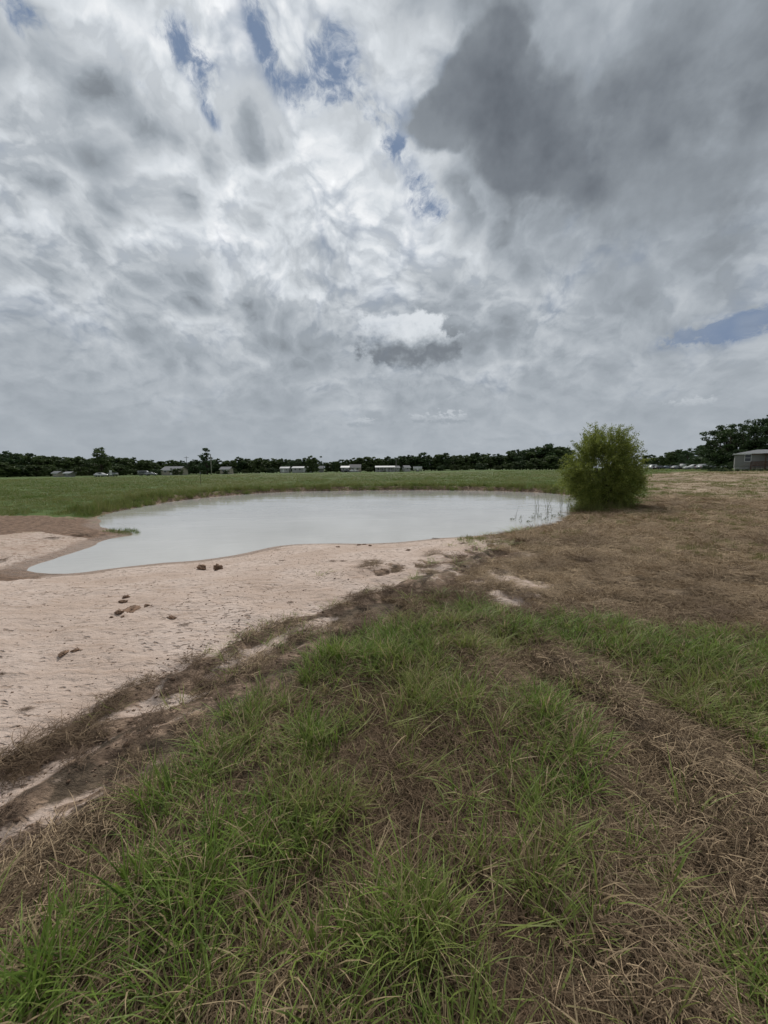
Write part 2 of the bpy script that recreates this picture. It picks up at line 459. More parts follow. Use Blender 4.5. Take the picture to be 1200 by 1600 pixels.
# --- what covers the ground (plan-view masks)
SAND = [gp([(-500, 890), (40, 880), (100, 870), (230, 858), (345, 848), (430, 832), (530, 828), (640, 823), (740, 820), (800, 836), (770, 862), (735, 880), (690, 894), (600, 925), (520, 962), (450, 1010), (400, 1060),
            (330, 1095), (250, 1132), (170, 1170), (90, 1222), (0, 1295), (-200, 1400), (-900, 1400)]),
        gp([(-500, 848), (0, 840), (70, 834), (150, 836), (200, 840), (190, 856), (120, 876), (40, 892), (-20, 900), (-500, 905)], -0.25)]
SANDP = [gp([(0, 1278), (60, 1235), (150, 1180), (260, 1130), (350, 1093), (420, 1080), (330, 1115), (230, 1160), (130, 1220), (40, 1290)]),
         gp([(745, 925), (800, 928), (870, 938), (890, 948), (850, 957), (780, 952), (745, 942)]), gp([(900, 903), (960, 900), (1010, 908), (960, 914), (910, 911)]),
         gp([(650, 905), (730, 880), (745, 900), (700, 918)]), gp([(660, 900), (720, 850), (800, 838), (850, 850), (800, 900), (900, 920), (800, 945), (700, 925)])]
MUD = [gp([(-600, 806), (0, 812), (60, 808), (150, 806), (160, 816), (170, 826), (220, 834), (150, 837), (60, 833), (0, 840), (-600, 850)], -0.2),
       gp([(-500, 893), (0, 890), (45, 886), (80, 895), (60, 903), (0, 912), (-500, 925)], -0.3)]
THATCH = gp([(640, 915), (735, 878), (790, 815), (880, 790), (915, 784), (1000, 790), (1015, 770), (1000, 748), (1060, 742), (1300, 744), (1900, 750), (1900, 1010), (1250, 1000), (1120, 985), (1000, 965), (900, 958), (800, 962), (720, 945), (660, 935)], 0.05)
DARK = gp([(0, 1275), (90, 1205), (170, 1160), (250, 1125), (330, 1090), (400, 1052), (450, 1005), (520, 962), (600, 925), (690, 893), (735, 900), (690, 930), (640, 942), (570, 990), (510, 1030), (430, 1100), (340, 1160), (230, 1225), (110, 1290), (0, 1370), (-200, 1480), (-500, 1480), (-200, 1400)])
# greener and drier places in the foreground: (u, v, radius in m, weight)
GSPOT = [(300, 1420, .62, 1.0), (160, 1520, .5, .9), (440, 1340, .45, .95), (240, 1270, .42, .8), (520, 1180, .5, .7), (420, 1110, .4, .7), (640, 1010, .65, .9), (540, 1040, .5, .8), (700, 960, .5, .7),
         (650, 1090, .4, .8), (780, 1200, .35, .8), (840, 1120, .5, .8), (860, 1010, .7, .8), (1000, 1010, .8, .9), (1100, 1040, .9, 1.0), (1180, 1110, .8, 1.0), (1000, 1330, .32, .9), (860, 1270, .3, .6),
         (1120, 1460, .35, .9), (1180, 1560, .3, .8), (700, 1500, .34, .8), (640, 1400, .3, .6), (560, 1500, .28, .9), (880, 1420, .3, .7), (780, 1560, .3, .6), (1180, 980, .7, .8), (930, 1180, .4, .5), (330, 1560, .4, .9), (30, 1590, .3, .6), (640, 1290, .3, .5), (590, 1120, .5, .5)]
DSPOT = [(620, 1290, .42, .9), (690, 1330, .3, .8), (1120, 1230, .5, 1.0), (1060, 1150, .45, .8), (1130, 1330, .4, 1.0), (980, 1480, .3, 1.0), (1030, 1560, .3, .8), (430, 1560, .22, .9), (500, 1420, .22, .7), (60, 1330, .5, .9),
         (740, 1130, .4, .5), (560, 1280, .3, .5), (930, 1050, .4, .6), (1190, 1250, .4, .9), (950, 1250, .3, .5), (760, 1420, .25, .6), (0, 1440, .3, .6)]
_G = np.array([(*on_plane(u, v, 0.0)[:2], r, w) for u, v, r, w in GSPOT]); _D = np.array([(*on_plane(u, v, 0.0)[:2], r, w) for u, v, r, w in DSPOT])
def spots(x, y, T):
    o = np.zeros(x.shape)
    for cx, cy, r, w in T:
        o = np.maximum(o, w * np.exp(-(((x - cx) ** 2 + (y - cy) ** 2) / r ** 2)))
    return o
def GR(x, y): return smooth(14, 5, np.hypot(x, y))
def masks(x, y, s=None):
    if s is None: s = shore_sd(x, y)
    e = fbm(x, y, 2.2, 4) * 0.5
    r = np.hypot(x, y)
    q = np.clip(r / 5, 0.5, 3)                       # edges loosen with the size of the patch
    inn = lambda L, w: smooth(w, -w, sd_poly(x, y, L) + e * 0.9 * q)
    sand = np.maximum(inn(SAND[0], .16), .62 * inn(SAND[1], .5))
    for L, w_ in zip(SANDP, (.80, .62, .58, .58, .60)): sand = np.maximum(sand, w_ * inn(L, .25))
    mud = np.maximum(inn(MUD[0], .3), inn(MUD[1], .3)); lsh = inn(SAND[1], .5); mud = np.maximum(mud, .42 * lsh)
    thatch = smooth(.35, -.35, sd_poly(x, y, THATCH) + e * .9 * q + 1.5 * fbm(x, y, .9, 2) * smooth(12, 8, r)); dark = inn(DARK, .2) * (0.10 + 0.75 * smooth(-.02, .14, fbm(x * .8 + y * .6, y * 2.0 - x * 1.7, 1.0, 3)))
    for L in RIDGE: dark = np.maximum(dark, np.exp(-(sd_line(x, y, L) / 0.12) ** 2) * (0.95 + 1.6 * fbm(x, y, 3.0, 3)))
    for L in RUT[:2]: dark = np.maximum(dark, 0.8 * np.exp(-(sd_line(x, y, L) / 0.4) ** 2) * smooth(-.1, .12, fbm(x, y, 5.0, 3)))
    sand = sand * (1 - np.clip(dark, 0, 1) * 0.75)
    dark = np.maximum(dark, smooth(1.0, .5, s) * smooth(16, 19, y) * (s < 1.2))
    sand = sand * (1 - .30 * smooth(.8, 3.2, x) * smooth(11, 9.5, y) * smooth(4, 6, y))
    band = smooth(.15, -.15, sd_poly(x, y, DARK) + e * .6); sand = np.maximum(sand, band * (.34 + 1.3 * fbm(x * .8 + y * .6, y * 2.2 - x * 1.9, 1.2, 3)))
    wet = smooth(0.85, 0.05, s + e * 0.7) * smooth(19, 15, y)
    mud = np.where(lsh > .05, np.maximum(mud, .42), mud)
    return sand, thatch, np.clip(dark, 0, 1), mud, wet, s
def green_amount(x, y, m=None):
    """how much living grass stands here, 0..1"""
    sand, thatch, dark, mud, wet, s = m or masks(x, y)
    r = np.hypot(x, y)
    fg = 0.17 + 1.0 * fbm(x, y, 1.6, 3) + 1.3 * fbm(x, y, 4.5, 2) + spots(x, y, _G) * 0.8 - spots(x, y, _D) * 0.8
    fd = 0.85 + 0.6 * fbm(x, y, 0.25, 3)
    g = np.where(r < 9, fg, 0) * smooth(10, 7, r) + fd * smooth(7, 10, r)
    g = g * (1 - sand) * (1 - thatch * 0.97) * (1 - dark * 0.85) * (1 - .96 * smooth(.12, -.12, sd_poly(x, y, DARK) + fbm(x, y, 2.5, 3) * .5)) * (1 - wet * (r < 12)) * (mud < .3) * (1 - mud) * (s > 0.12)
    return np.clip(g, 0, 1)
for L in (RUT[3],):
    pass

def build_ground():
    rs = [0.35]
    while rs[-1] < 46: rs.append(rs[-1] * 1.0085)
    while rs[-1] < 6000: rs.append(rs[-1] * 1.055)
    rs = np.array(rs)
    th = np.r_[np.arange(-62, 62, 0.2), np.arange(62, 298, 4.0)]
    th = np.radians(th); n = len(th)
    RR, TT = np.meshgrid(rs, th, indexing='ij')
    x, y = (RR * np.sin(TT)).ravel(), (RR * np.cos(TT)).ravel()
    x, y = np.r_[x, 0.0], np.r_[y, 0.0]
    r = np.hypot(x, y); s = np.full(x.shape, 60.0); m = r < 90; s[m] = shore_sd(x[m], y[m])
    z = height(x, y, s)
    mk = [np.zeros(x.shape) for _ in range(6)]
    mm = masks(x[m], y[m], s[m])
    for a, b in zip(mk, mm): a[m] = b
    i = np.arange(len(rs) - 1)[:, None] * n; j = np.arange(n)[None, :]; j2 = (j + 1) % n
    quads = np.stack([i + j, i + j2, i + n + j2, i + n + j], -1).reshape(-1, 4)[:, ::-1]
    c = len(x) - 1
    tris = np.stack([np.full(n, c), (np.arange(n) + 1) % n, np.arange(n)], -1)
    g = np.zeros(x.shape); g[m] = green_amount(x[m], y[m], mm); g[~m] = 0.9
    me = mesh_np('ground', np.c_[x, y, z], [quads, tris], True,
                 {'sand': mk[0], 'thatch': mk[1], 'dark': mk[2], 'mud': mk[3], 'wet': mk[4], 'green': g})
    mt, nt, b, _ = new_mat('ground_soil')
    p = geo_pos(nt)
    A = {k: attr(nt, k)[0] for k in ('sand', 'thatch', 'dark', 'mud', 'wet', 'green')}
    nf, _ = noise(nt, p, 38.0, 6, 0.65); nm, _ = noise(nt, p, 7.0, 6, 0.6); nl, _ = noise(nt, p, 0.9, 4, 0.55); nx, _ = noise(nt, p, 0.16, 3, 0.5)
    st = nt.nodes.new('ShaderNodeMapping'); st.inputs['Rotation'].default_value = (0, 0, R(28)); st.inputs['Scale'].default_value = (1, 4.5, 1)
    setin(nt, st.inputs['Vector'], p)
    ns, _ = noise(nt, S(nt, st.outputs[0]), 3.5, 6, 0.62)                # drag marks in the sand
    _, wk = noise(nt, p, 20.0, 2, 0.5)
    st3 = nt.nodes.new('ShaderNodeMapping'); st3.inputs['Rotation'].default_value = (0, 0, R(-24)); st3.inputs['Scale'].default_value = (.35, 5.0, 1); setin(nt, st3.inputs['Vector'], vmath(nt, 'ADD', p, vmath(nt, 'SCALE', wk, sc=0.12)))
    nd, _ = noise(nt, S(nt, st3.outputs[0]), 2.2, 5, 0.6)
    sandc = mixc(nt, nl.step(0.35, 0.65), (0.455, 0.35, 0.285), (0.55, 0.445, 0.38))
    sandc = mixc(nt, nd.step(0.52, 0.68) * 0.5, sandc, (0.33, 0.235, 0.175))
    sandc = mixc(nt, ns.step(0.52, 0.70) * 0.55, sandc, (0.36, 0.255, 0.19))
    sandc = mixc(nt, nf.step(0.60, 0.72) * 0.5, sandc, (0.25, 0.17, 0.12))
    vo = nt.nodes.new('ShaderNodeTexVoronoi'); vo.inputs['Scale'].default_value = 13.0; vo.inputs['Randomness'].default_value = 1.0
    _, wj = noise(nt, p, 20.0, 2, 0.5)
    st2 = nt.nodes.new('ShaderNodeMapping'); st2.inputs['Rotation'].default_value = (0, 0, R(20)); st2.inputs['Scale'].default_value = (.8, 1.7, 1)
    setin(nt, st2.inputs['Vector'], vmath(nt, 'ADD', p, vmath(nt, 'SCALE', wj, sc=0.05))); nt.links.new(st2.outputs[0], vo.inputs['Vector'])
    pit = S(nt, vo.outputs['Distance']).step(0.40, 0.14) * (nl + (nm - 0.5) * 1.1).step(0.42, 0.66)       # dents left by feet, hooves and rain
    sandc = mixc(nt, pit * 0.8, sandc, (0.27, 0.185, 0.135))
    mudc = mixc(nt, nm.step(0.35, 0.65), (0.095, 0.06, 0.04), (0.24, 0.155, 0.105))
    darkc = mixc(nt, nm.step(0.38, 0.66), (0.085, 0.056, 0.038), (0.29, 0.205, 0.145))
    thc = mixc(nt, nf.step(0.35, 0.65), (0.13, 0.095, 0.062), (0.40, 0.31, 0.21))
    thc = mixc(nt, nl.step(0.45, 0.7) * 0.6, thc, (0.16, 0.115, 0.08))
    thc = mixc(nt, nx.step(0.50, 0.62) * 0.55, thc, (0.46, 0.36, 0.26))
    soil = mixc(nt, nm.step(0.35, 0.7), (0.06, 0.044, 0.03), (0.17, 0.125, 0.085))
    field = mixc(nt, nl.step(0.35, 0.68), (0.052, 0.088, 0.019), (0.09, 0.13, 0.031))
    field = mixc(nt, nx.step(0.5, 0.72) * 0.35, field, (0.12, 0.125, 0.045))
    dist = vmath(nt, 'LENGTH', p)
    base = mixc(nt, dist.step(9.0, 16.0), soil, mixc(nt, A['green'].step(0.1, 0.7), thc, field))
    edge = (nm - 0.5) * 0.9
    col = mixc(nt, (A['thatch'] + edge * 0.8).step(0.35, 0.65), base, thc)
    col = mixc(nt, (A['sand'] + edge + (ns - 0.5) * 0.5).step(0.38, 0.60), col, sandc)
    col = mixc(nt, (A['dark'] + edge * 1.2).step(0.42, 0.62), col, darkc)
    col = mixc(nt, (A['mud'] + edge).step(0.4, 0.65), col, mudc)
    col = mixc(nt, (A['wet'] + edge * 0.6).step(0.30, 0.8) * 0.75, col, mixc(nt, 0.5, mudc, (0.17, 0.105, 0.062)))
    setin(nt, b.inputs['Base Color'], col)
    setin(nt, b.inputs['Roughness'], A['wet'].step(0.2, 0.9, 0.95, 0.55)); b.inputs['Specular IOR Level'].default_value = 0.25
    h = nd * 0.9 + nf * 0.35 + nm * 0.9 + ns * 0.8 - pit * 0.9 * A['sand']
    bump(nt, b, h, 0.9, 0.05)
    return tag(link('ground', me, None, mt), 'pasture ground with bare sand, dry thatch and mud round the pond', None, None, 'structure')
ground = build_ground()

def build_water():
    P = SHORE.copy()
    c = P.mean(0)
    # run the sheet a little way under the banks
    nrm = np.roll(P, -1, 0) - np.roll(P, 1, 0); nrm = np.c_[nrm[:, 1], -nrm[:, 0]]; nrm /= np.linalg.norm(nrm, axis=1)[:, None] + 1e-9
    if sd_poly((P + nrm * 0.05)[:, 0], (P + nrm * 0.05)[:, 1], SHORE).mean() < 0: nrm = -nrm
    P = P + nrm * 0.12
    bm = bmesh.new(); f = bm.faces.new([bm.verts.new((x, y, ZW)) for x, y in P])
    if f.normal.z < 0: f.normal_flip()
    bmesh.ops.triangulate(bm, faces=[f])
    bm.normal_update()
    for q in bm.faces:
        if q.normal.z < 0: q.normal_flip()
    me = bpy.data.meshes.new('pond_water'); bm.to_mesh(me); bm.free()
    mt, nt, b, _ = new_mat('muddy_water')
    p = geo_pos(nt)
    st = nt.nodes.new('ShaderNodeMapping'); st.inputs['Scale'].default_value = (0.6, 1.6, 1); setin(nt, st.inputs['Vector'], p)
    n1, _ = noise(nt, S(nt, st.outputs[0]), 5.0, 4, 0.5); n2, _ = noise(nt, p, 0.25, 3, 0.5); n3, _ = noise(nt, S(nt, st.outputs[0]), 0.5, 3, 0.55)
    setin(nt, b.inputs['Base Color'], mixc(nt, n2.step(0.3, 0.7), (0.41, 0.40, 0.375), (0.47, 0.46, 0.435)))
    b.inputs['Roughness'].default_value = 0.03; b.inputs['IOR'].default_value = 1.33
    h = n1 * n3.step(0.42, 0.66)
    bump(nt, b, h, 0.10, 0.05)
    return tag(link('pond_water', me, None, mt), 'still muddy water of the round farm pond', None, None, 'structure')
water = build_water()

# ------------------------------------------------------------------ grass, straw and crumbs (nobody could count them)
def leaf_mat(name, c0, c1, c2=None, trans=0.35, rough=0.55, inst=True, spec=0.25, dead=None):
    """thin plant tissue: colour varies per blade ('v') and per plant ('tint'); some light passes through"""
    m, nt, b, out = new_mat(name)
    v, _ = attr(nt, 'v')
    c = mixc(nt, v, c0, c1)
    if inst:
        t, _ = attr(nt, 'tint', 'INSTANCER')
        if c2: c = mixc(nt, t, c, c2)
    elif c2:
        oi = nt.nodes.new('ShaderNodeObjectInfo'); c = mixc(nt, S(nt, oi.outputs['Random']), c, c2)
    if dead: c = mixc(nt, v.step(dead[0], dead[0] + .06), c, dead[1])          # withered blades among the living
    setin(nt, b.inputs['Base Color'], c); b.inputs['Roughness'].default_value = rough; b.inputs['Specular IOR Level'].default_value = spec
    tr = nt.nodes.new('ShaderNodeBsdfTranslucent'); setin(nt, tr.inputs['Color'], c)
    mx = nt.nodes.new('ShaderNodeMixShader'); mx.inputs[0].default_value = trans
    nt.links.new(b.outputs[0], mx.inputs[1]); nt.links.new(tr.outputs[0], mx.inputs[2]); nt.links.new(mx.outputs[0], out.inputs['Surface'])
    return m

def ribbons(n, rng, length, width, base_r, lean, droop, seg=4, lie=False):
    """n curved tapering blades; returns verts, faces, per-vertex v"""
    V, F, A = [], [], []
    for k in range(n):
        L = rng.uniform(*length); w = rng.uniform(*width); a = rng.uniform(0, 6.283); r = base_r * math.sqrt(rng.random())
        p = np.array((r * math.cos(a), r * math.sin(a), 0.0)); vv = rng.random()
        if lie:
            p[2] = rng.uniform(0.002, 0.022); vv = vv ** 1.9; az = rng.uniform(0, 6.283); el = rng.uniform(-0.04, 0.26) if rng.random() < .8 else rng.uniform(.3, .9)
            bend = rng.uniform(-1.2, 1.2); dr = rng.uniform(.2, .7)
        else:
            az = a + rng.normal(0, 0.9); el = 1.57 - abs(rng.normal(0, lean)) - 0.08; bend = rng.normal(0, .35); dr = rng.uniform(*droop)
        b0 = len(V); side0 = rng.uniform(-.5, .5)
        for i in range(seg + 1):
            t = i / seg
            ww = w * (1 - t ** 1.6) * 0.5 + 0.0003
            if not lie: ww *= 0.65 + 0.5 * math.sin(min(1, t * 2) * 1.57)
            sd = np.array((-math.sin(az + side0), math.cos(az + side0), 0.0)) * ww
            if lie: sd[2] = ww * 0.5
            V.append(p - sd); V.append(p + sd); A += [vv, vv]
            el2 = el - dr * t * 1.3
            d = np.array((math.cos(az) * math.cos(el2), math.sin(az) * math.cos(el2), math.sin(el2)))
            p = p + d * L / seg; az += bend / seg
            if lie and p[2] < 0.003: p[2] = 0.003
        for i in range(seg): F.append((b0 + 2 * i, b0 + 2 * i + 1, b0 + 2 * i + 3, b0 + 2 * i + 2))
    return np.array(V), np.array(F), np.array(A)

def kinds(name, n, make, mat):
    c = bpy.data.collections.new(name)
    for k in range(n):
        g = np.random.default_rng(100 + k); V, F, A = make(g, k) if make.__code__.co_argcount == 2 else make(g)
        me = mesh_np(name, V, F, True, {'v': A}); me.materials.append(mat)
        c.objects.link(bpy.data.objects.new(name + '_%02d' % k, me))
    return c

def scatter(name, pts, rot, scl, idx, tint, coll, label, cat):
    """one object: points that carry a plant each"""
    me = mesh_np(name, pts, np.zeros((0, 3), int), False, {'rot': rot, 'scl': scl, 'idx': idx.astype(int), 'tint': tint})
    o = link(name, me)
    g = bpy.data.node_groups.new(name, 'GeometryNodeTree')
    g.interface.new_socket('Geometry', in_out='INPUT', socket_type='NodeSocketGeometry'); g.interface.new_socket('Geometry', in_out='OUTPUT', socket_type='NodeSocketGeometry')
    N, Lk = g.nodes, g.links
    gi, go = N.new('NodeGroupInput'), N.new('NodeGroupOutput')
    ci = N.new('GeometryNodeCollectionInfo'); ci.inputs['Collection'].default_value = coll
    ci.inputs['Separate Children'].default_value = True; ci.inputs['Reset Children'].default_value = True
    ip = N.new('GeometryNodeInstanceOnPoints'); ip.inputs['Pick Instance'].default_value = True
    def na(nm, ty):
        q = N.new('GeometryNodeInputNamedAttribute'); q.data_type = ty; q.inputs['Name'].default_value = nm
        return [s for s in q.outputs if s.enabled and s.name == 'Attribute'][0]
    Lk.new(gi.outputs[0], ip.inputs['Points']); Lk.new(ci.outputs[0], ip.inputs['Instance'])
    Lk.new(na('idx', 'INT'), ip.inputs['Instance Index']); Lk.new(na('rot', 'FLOAT_VECTOR'), ip.inputs['Rotation']); Lk.new(na('scl', 'FLOAT_VECTOR'), ip.inputs['Scale'])
    Lk.new(ip.outputs[0], go.inputs[0])
    md = o.modifiers.new('plants', 'NODES'); md.node_group = g
    return tag(o, label, cat, None, 'stuff')

def sample_near(n, r0, r1, power, half=62):
    """points in front of the camera position, density falling as r**-power"""
    r = np.linspace(r0, r1, 4000); pdf = r ** (1 - power); cdf = np.cumsum(pdf); cdf /= cdf[-1]
    rr = np.interp(RNG.random(n), cdf, r); a = np.radians(RNG.uniform(-half, half, n))
    return rr * np.sin(a), rr * np.cos(a)
def put(x, y, tilt, smin, smax, nk, zs=(0.8, 1.2), tint=None, zoff=0.0, grow=None):
    n = len(x); z = height(x, y) + zoff
    rot = np.c_[RNG.normal(0, tilt, n), RNG.normal(0, tilt, n), RNG.uniform(0, 6.283, n)]
    s = RNG.uniform(smin, smax, n)
    if grow is not None: s = s * grow
    scl = np.c_[s, s, s * RNG.uniform(*zs, n)]
    return np.c_[x, y, z], rot, scl, RNG.integers(0, nk, n), (RNG.random(n) if tint is None else tint)

M_grass = leaf_mat('living_grass', (0.06, 0.108, 0.018), (0.25, 0.35, 0.065), (0.24, 0.25, 0.08), 0.38, dead=(.78, (0.42, 0.32, 0.19)))
M_straw = leaf_mat('dry_straw', (0.085, 0.055, 0.032), (0.54, 0.405, 0.255), (0.125, 0.082, 0.049), 0.15, 0.8)
M_dstraw = leaf_mat('wet_dark_straw', (0.075, 0.049, 0.033), (0.32, 0.225, 0.15), (0.14, 0.094, 0.063), 0.1, 0.8)
M_field = leaf_mat('field_grass', (0.072, 0.118, 0.021), (0.145, 0.195, 0.045), (0.175, 0.185, 0.06), 0.4, dead=(.82, (0.26, 0.22, 0.10)))
def tile(g, n, half, tufts, length, width, lean, droop, seg=4, spread=.04):
    """a patch of grass: blades gathered in tufts over a disc"""
    Vs, Fs, As, o = [], [], [], 0
    for k in range(tufts):
        a, r = g.uniform(0, 6.283), half * math.sqrt(g.random()); q = g.uniform(.6, 1.15)
        V, F, A = ribbons(max(3, int(n / tufts * g.uniform(.5, 1.5))), g, (length[0] * q, length[1] * q), width, spread, lean, droop, seg)
        V[:, 0] += r * math.cos(a); V[:, 1] += r * math.sin(a)
        tl = g.normal(0, .14, 2); V[:, 0] += V[:, 2] * tl[0]; V[:, 1] += V[:, 2] * tl[1]
        Vs.append(V); Fs.append(F + o); As.append(np.clip(A * .75 + g.uniform(-.05, .35), 0, 1)); o += len(V)
    return np.vstack(Vs), np.vstack(Fs), np.concatenate(As)
def cells(r0, r1, c0, k, half=62, jit=.38):
    """jittered cells in front of the camera position that widen with distance"""
    X, Y, Z = [], [], []; r = r0
    while r < r1:
        c = max(c0, k * r); n = max(1, int(2 * math.radians(half) * r / c)); a = np.radians(np.linspace(-half, half, n, endpoint=False) + RNG.uniform(0, 2 * half / n))
        X.append(r * np.sin(a)); Y.append(r * np.cos(a)); Z.append(np.full(n, c)); r += c
    X, Y, Z = map(np.concatenate, (X, Y, Z))
    return X + RNG.uniform(-jit, jit, len(X)) * Z, Y + RNG.uniform(-jit, jit, len(X)) * Z, Z

GT = [(150, 8), (64, 4), (26, 2)]            # full, thin and sparse patches
K_tuft = kinds('grass_patch', 12, lambda g, k: tile(g, GT[k % 3][0], .12, GT[k % 3][1], (.11, .29), (.0034, .0068), .42, (.2, 1.15)), M_grass)
def straw_mat(g, k):
    V, F, A = ribbons(230, g, (.045, .16), (.0013, .0032), .115, 0, (0, 0), 3, True)
    return V, F, (A if k < 8 else np.clip(A * .8 + .28, 0, 1))             # the last four are sun-bleached
K_straw = kinds('straw_mat', 12, straw_mat, M_straw)
K_dark = kinds('dark_straw_mat', 6, lambda g: ribbons(150, g, (.04, .14), (.0016, .004), .115, 0, (0, 0), 3, True), M_dstraw)
K_field = kinds('field_patch', 8, lambda g: tile(g, 420, .75, 46, (.09, .22), (.008, .016), .5, (.1, .9), 3, .12), M_field)
K_tall = kinds('bank_patch', 6, lambda g: tile(g, 200, .36, 14, (.2, .48), (.006, .011), .35, (.1, .9), 4, .1), M_field)

# living grass in the foreground
x, y, c = cells(0.45, 13, .165, .036)
g = green_amount(x, y); g = g + RNG.normal(0, .08, len(x)) * (g > .05); k = g > .10; x, y, g, c = x[k], y[k], g[k], c[k]
P_, r_, s_, i_, t_ = put(x, y, .10, .85, 1.15, 4, (.8, 1.2), np.clip(0.85 - g * 0.95 + 1.3 * fbm(x, y, 1.1, 2) + RNG.normal(0, .2, len(x)), 0, 1), -0.004, c / .165)
i_ = i_ * 3 + np.where(g > .55, 0, np.where(g > .28, 1, 2))
s_[:, 2] *= (.6 + .4 * np.clip(g, 0, 1)) / (c / .165) ** .9 * (1 - .45 * smooth(1.8, 5, np.hypot(x, y)))
r_[:, 0] += fbm(x, y, 0.7, 2) * .6
scatter('grass', P_, r_, s_, i_, t_, K_tuft, 'long green grass in tufts among the straw in the foreground', 'grass')
# straw
x, y, c = cells(0.45, 26, .13, .028)
m = masks(x, y); sand, thatch, dark, mud, wet, s = m
band = smooth(.1, -.1, sd_poly(x, y, DARK))
pr = (0.92 + 0.5 * spots(x, y, _D)) * (1 - .72 * band) * (1 - sand) * (1 - dark * .7) * (1 - mud) * (s > .3) * (smooth(9, 7, np.hypot(x, y)) + thatch).clip(0, 1)
k = RNG.random(len(x)) < pr; x, y, c, tz = x[k], y[k], c[k], thatch[k] * smooth(4, 6.5, np.hypot(x[k], y[k]))
P_, r_, s_, i_, t_ = put(x, y, .07, .9, 1.2, 9, (.7, 1.3), np.clip(0.45 - .45 * tz + 1.6 * fbm(x, y, .9, 3) - spots(x, y, _D) * .35 + RNG.normal(0, .2, len(x)), 0, 1), 0.0, c / .13)
s_[:, 2] /= (c / .13) ** .5
i_ = np.where(RNG.random(len(x)) < tz, 8 + i_ % 4, i_ % 8)
scatter('dry_straw', P_, r_, s_, i_, t_, K_straw, 'flattened dry brown straw lying over the cut pasture', 'straw')
# dark wet debris along the edge of the sand, on ridges and ruts
x, y, c = cells(0.6, 16, .13, .028)
m = masks(x, y); sand, thatch, dark, mud, wet, s = m
pr = dark * 0.62 + thatch * .05 + mud * .10 + sand * (.008 + .05 * smooth(.08, .2, fbm(x, y, 1.1, 3))) + wet * .05
pr = pr * (1 - .5 * (sand > .3) * (dark < .4)); k = (RNG.random(len(x)) < pr) & (s > .1); x, y, c, sand = x[k], y[k], c[k], sand[k]
P_, r_, s_, i_, t_ = put(x, y, .10, .8, 1.15, 6, (.6, 1.5), None, 0.0, (1 - .65 * sand) * c / .13)
s_[:, 2] /= (c / .13) ** .5
scatter('wet_debris', P_, r_, s_, i_, t_, K_dark, 'dark wet straw and roots along the edge of the sand', 'debris')
# soil crumbs on the sand
def crumb(rng):
    bm = bmesh.new(); bmesh.ops.create_icosphere(bm, subdivisions=1, radius=1)
    for v in bm.verts: v.co = v.co * rng.uniform(.6, 1.15); v.co.z *= .55
    V = np.array([v.co[:] for v in bm.verts]); F = np.array([[v.index for v in f.verts] for f in bm.faces]); bm.free()
    return V, F, np.full(len(V), rng.random())
M_crumb = leaf_mat('soil_crumb', (0.16, 0.105, 0.072), (0.36, 0.26, 0.195), (0.10, 0.064, 0.042), 0.0, 0.95)
K_crumb = kinds('soil_crumb', 6, crumb, M_crumb)
x, y = sample_near(42000, 0.8, 14, 1.5)
sand, thatch, dark, mud, wet, s = masks(x, y)
pr = sand * (.18 + 1.5 * smooth(-.05, .25, fbm(x, y, 1.3, 4))) + dark * .35 + mud * .3
k = (RNG.random(len(x)) < pr) & (s > .15); x, y, dk = x[k], y[k], dark[k]
P_, r_, s_, i_, t_ = put(x, y, .3, .5, 1, 6, (.6, 1.2), None, 0.0, (.0035 + .014 * RNG.random(len(x)) ** 3) * (1 + dk * .8))
scatter('soil_crumbs', P_, r_, s_, i_, t_, K_crumb, 'small soil crumbs strewn over the bare sand', 'soil')
# the green pasture beyond the pond, thinning to plain ground with distance
x, y, c = cells(9, 150, .55, .035, 58)
g = green_amount(x, y); k = RNG.random(len(x)) < g * 1.15; x, y, g, c = x[k], y[k], g[k], c[k]
P_, r_, s_, i_, t_ = put(x, y, .05, .85, 1.2, 8, (.7, 1.2), np.clip(.35 + 2.0 * fbm(x, y, .12, 3) + RNG.normal(0, .2, len(x)), 0, 1), -0.01, c / 1.05)
s_[:, 2] = RNG.uniform(.6, 1.05, len(x)) * np.clip(c, .8, 2) ** .4
scatter('pasture_grass', P_, r_, s_, i_, t_, K_field, 'even green pasture grass of the field beyond the pond', 'grass')
# taller rim of grass on the far bank and round the bush
x, y, c = cells(12, 50, .34, .012, 52)
s = shore_sd(x, y)
bush_at = on_plane(945, 797, -0.22)
nb = np.hypot(x - bush_at[0] + 0.3, y - bush_at[1])
farm = (y > 17)
mk_ = masks(x, y, s); farm &= (mk_[0] < .3) & (mk_[3] < .3)
k = (farm & (s > .08) & (s < 1.5) & (RNG.random(len(x)) < .8)) | ((nb < 1.25) & (s > -.05)); x, y, c = x[k], y[k], c[k]
P_, r_, s_, i_, t_ = put(x, y, .08, .6, 1.05, 6, (.7, 1.2), None, -.01, c / .36)
s_[:, 2] *= 1.35 / (c / .36)
scatter('bank_grass', P_, r_, s_, i_, t_, K_tall, 'tall rank grass along the far bank and under the willow bush', 'grass')
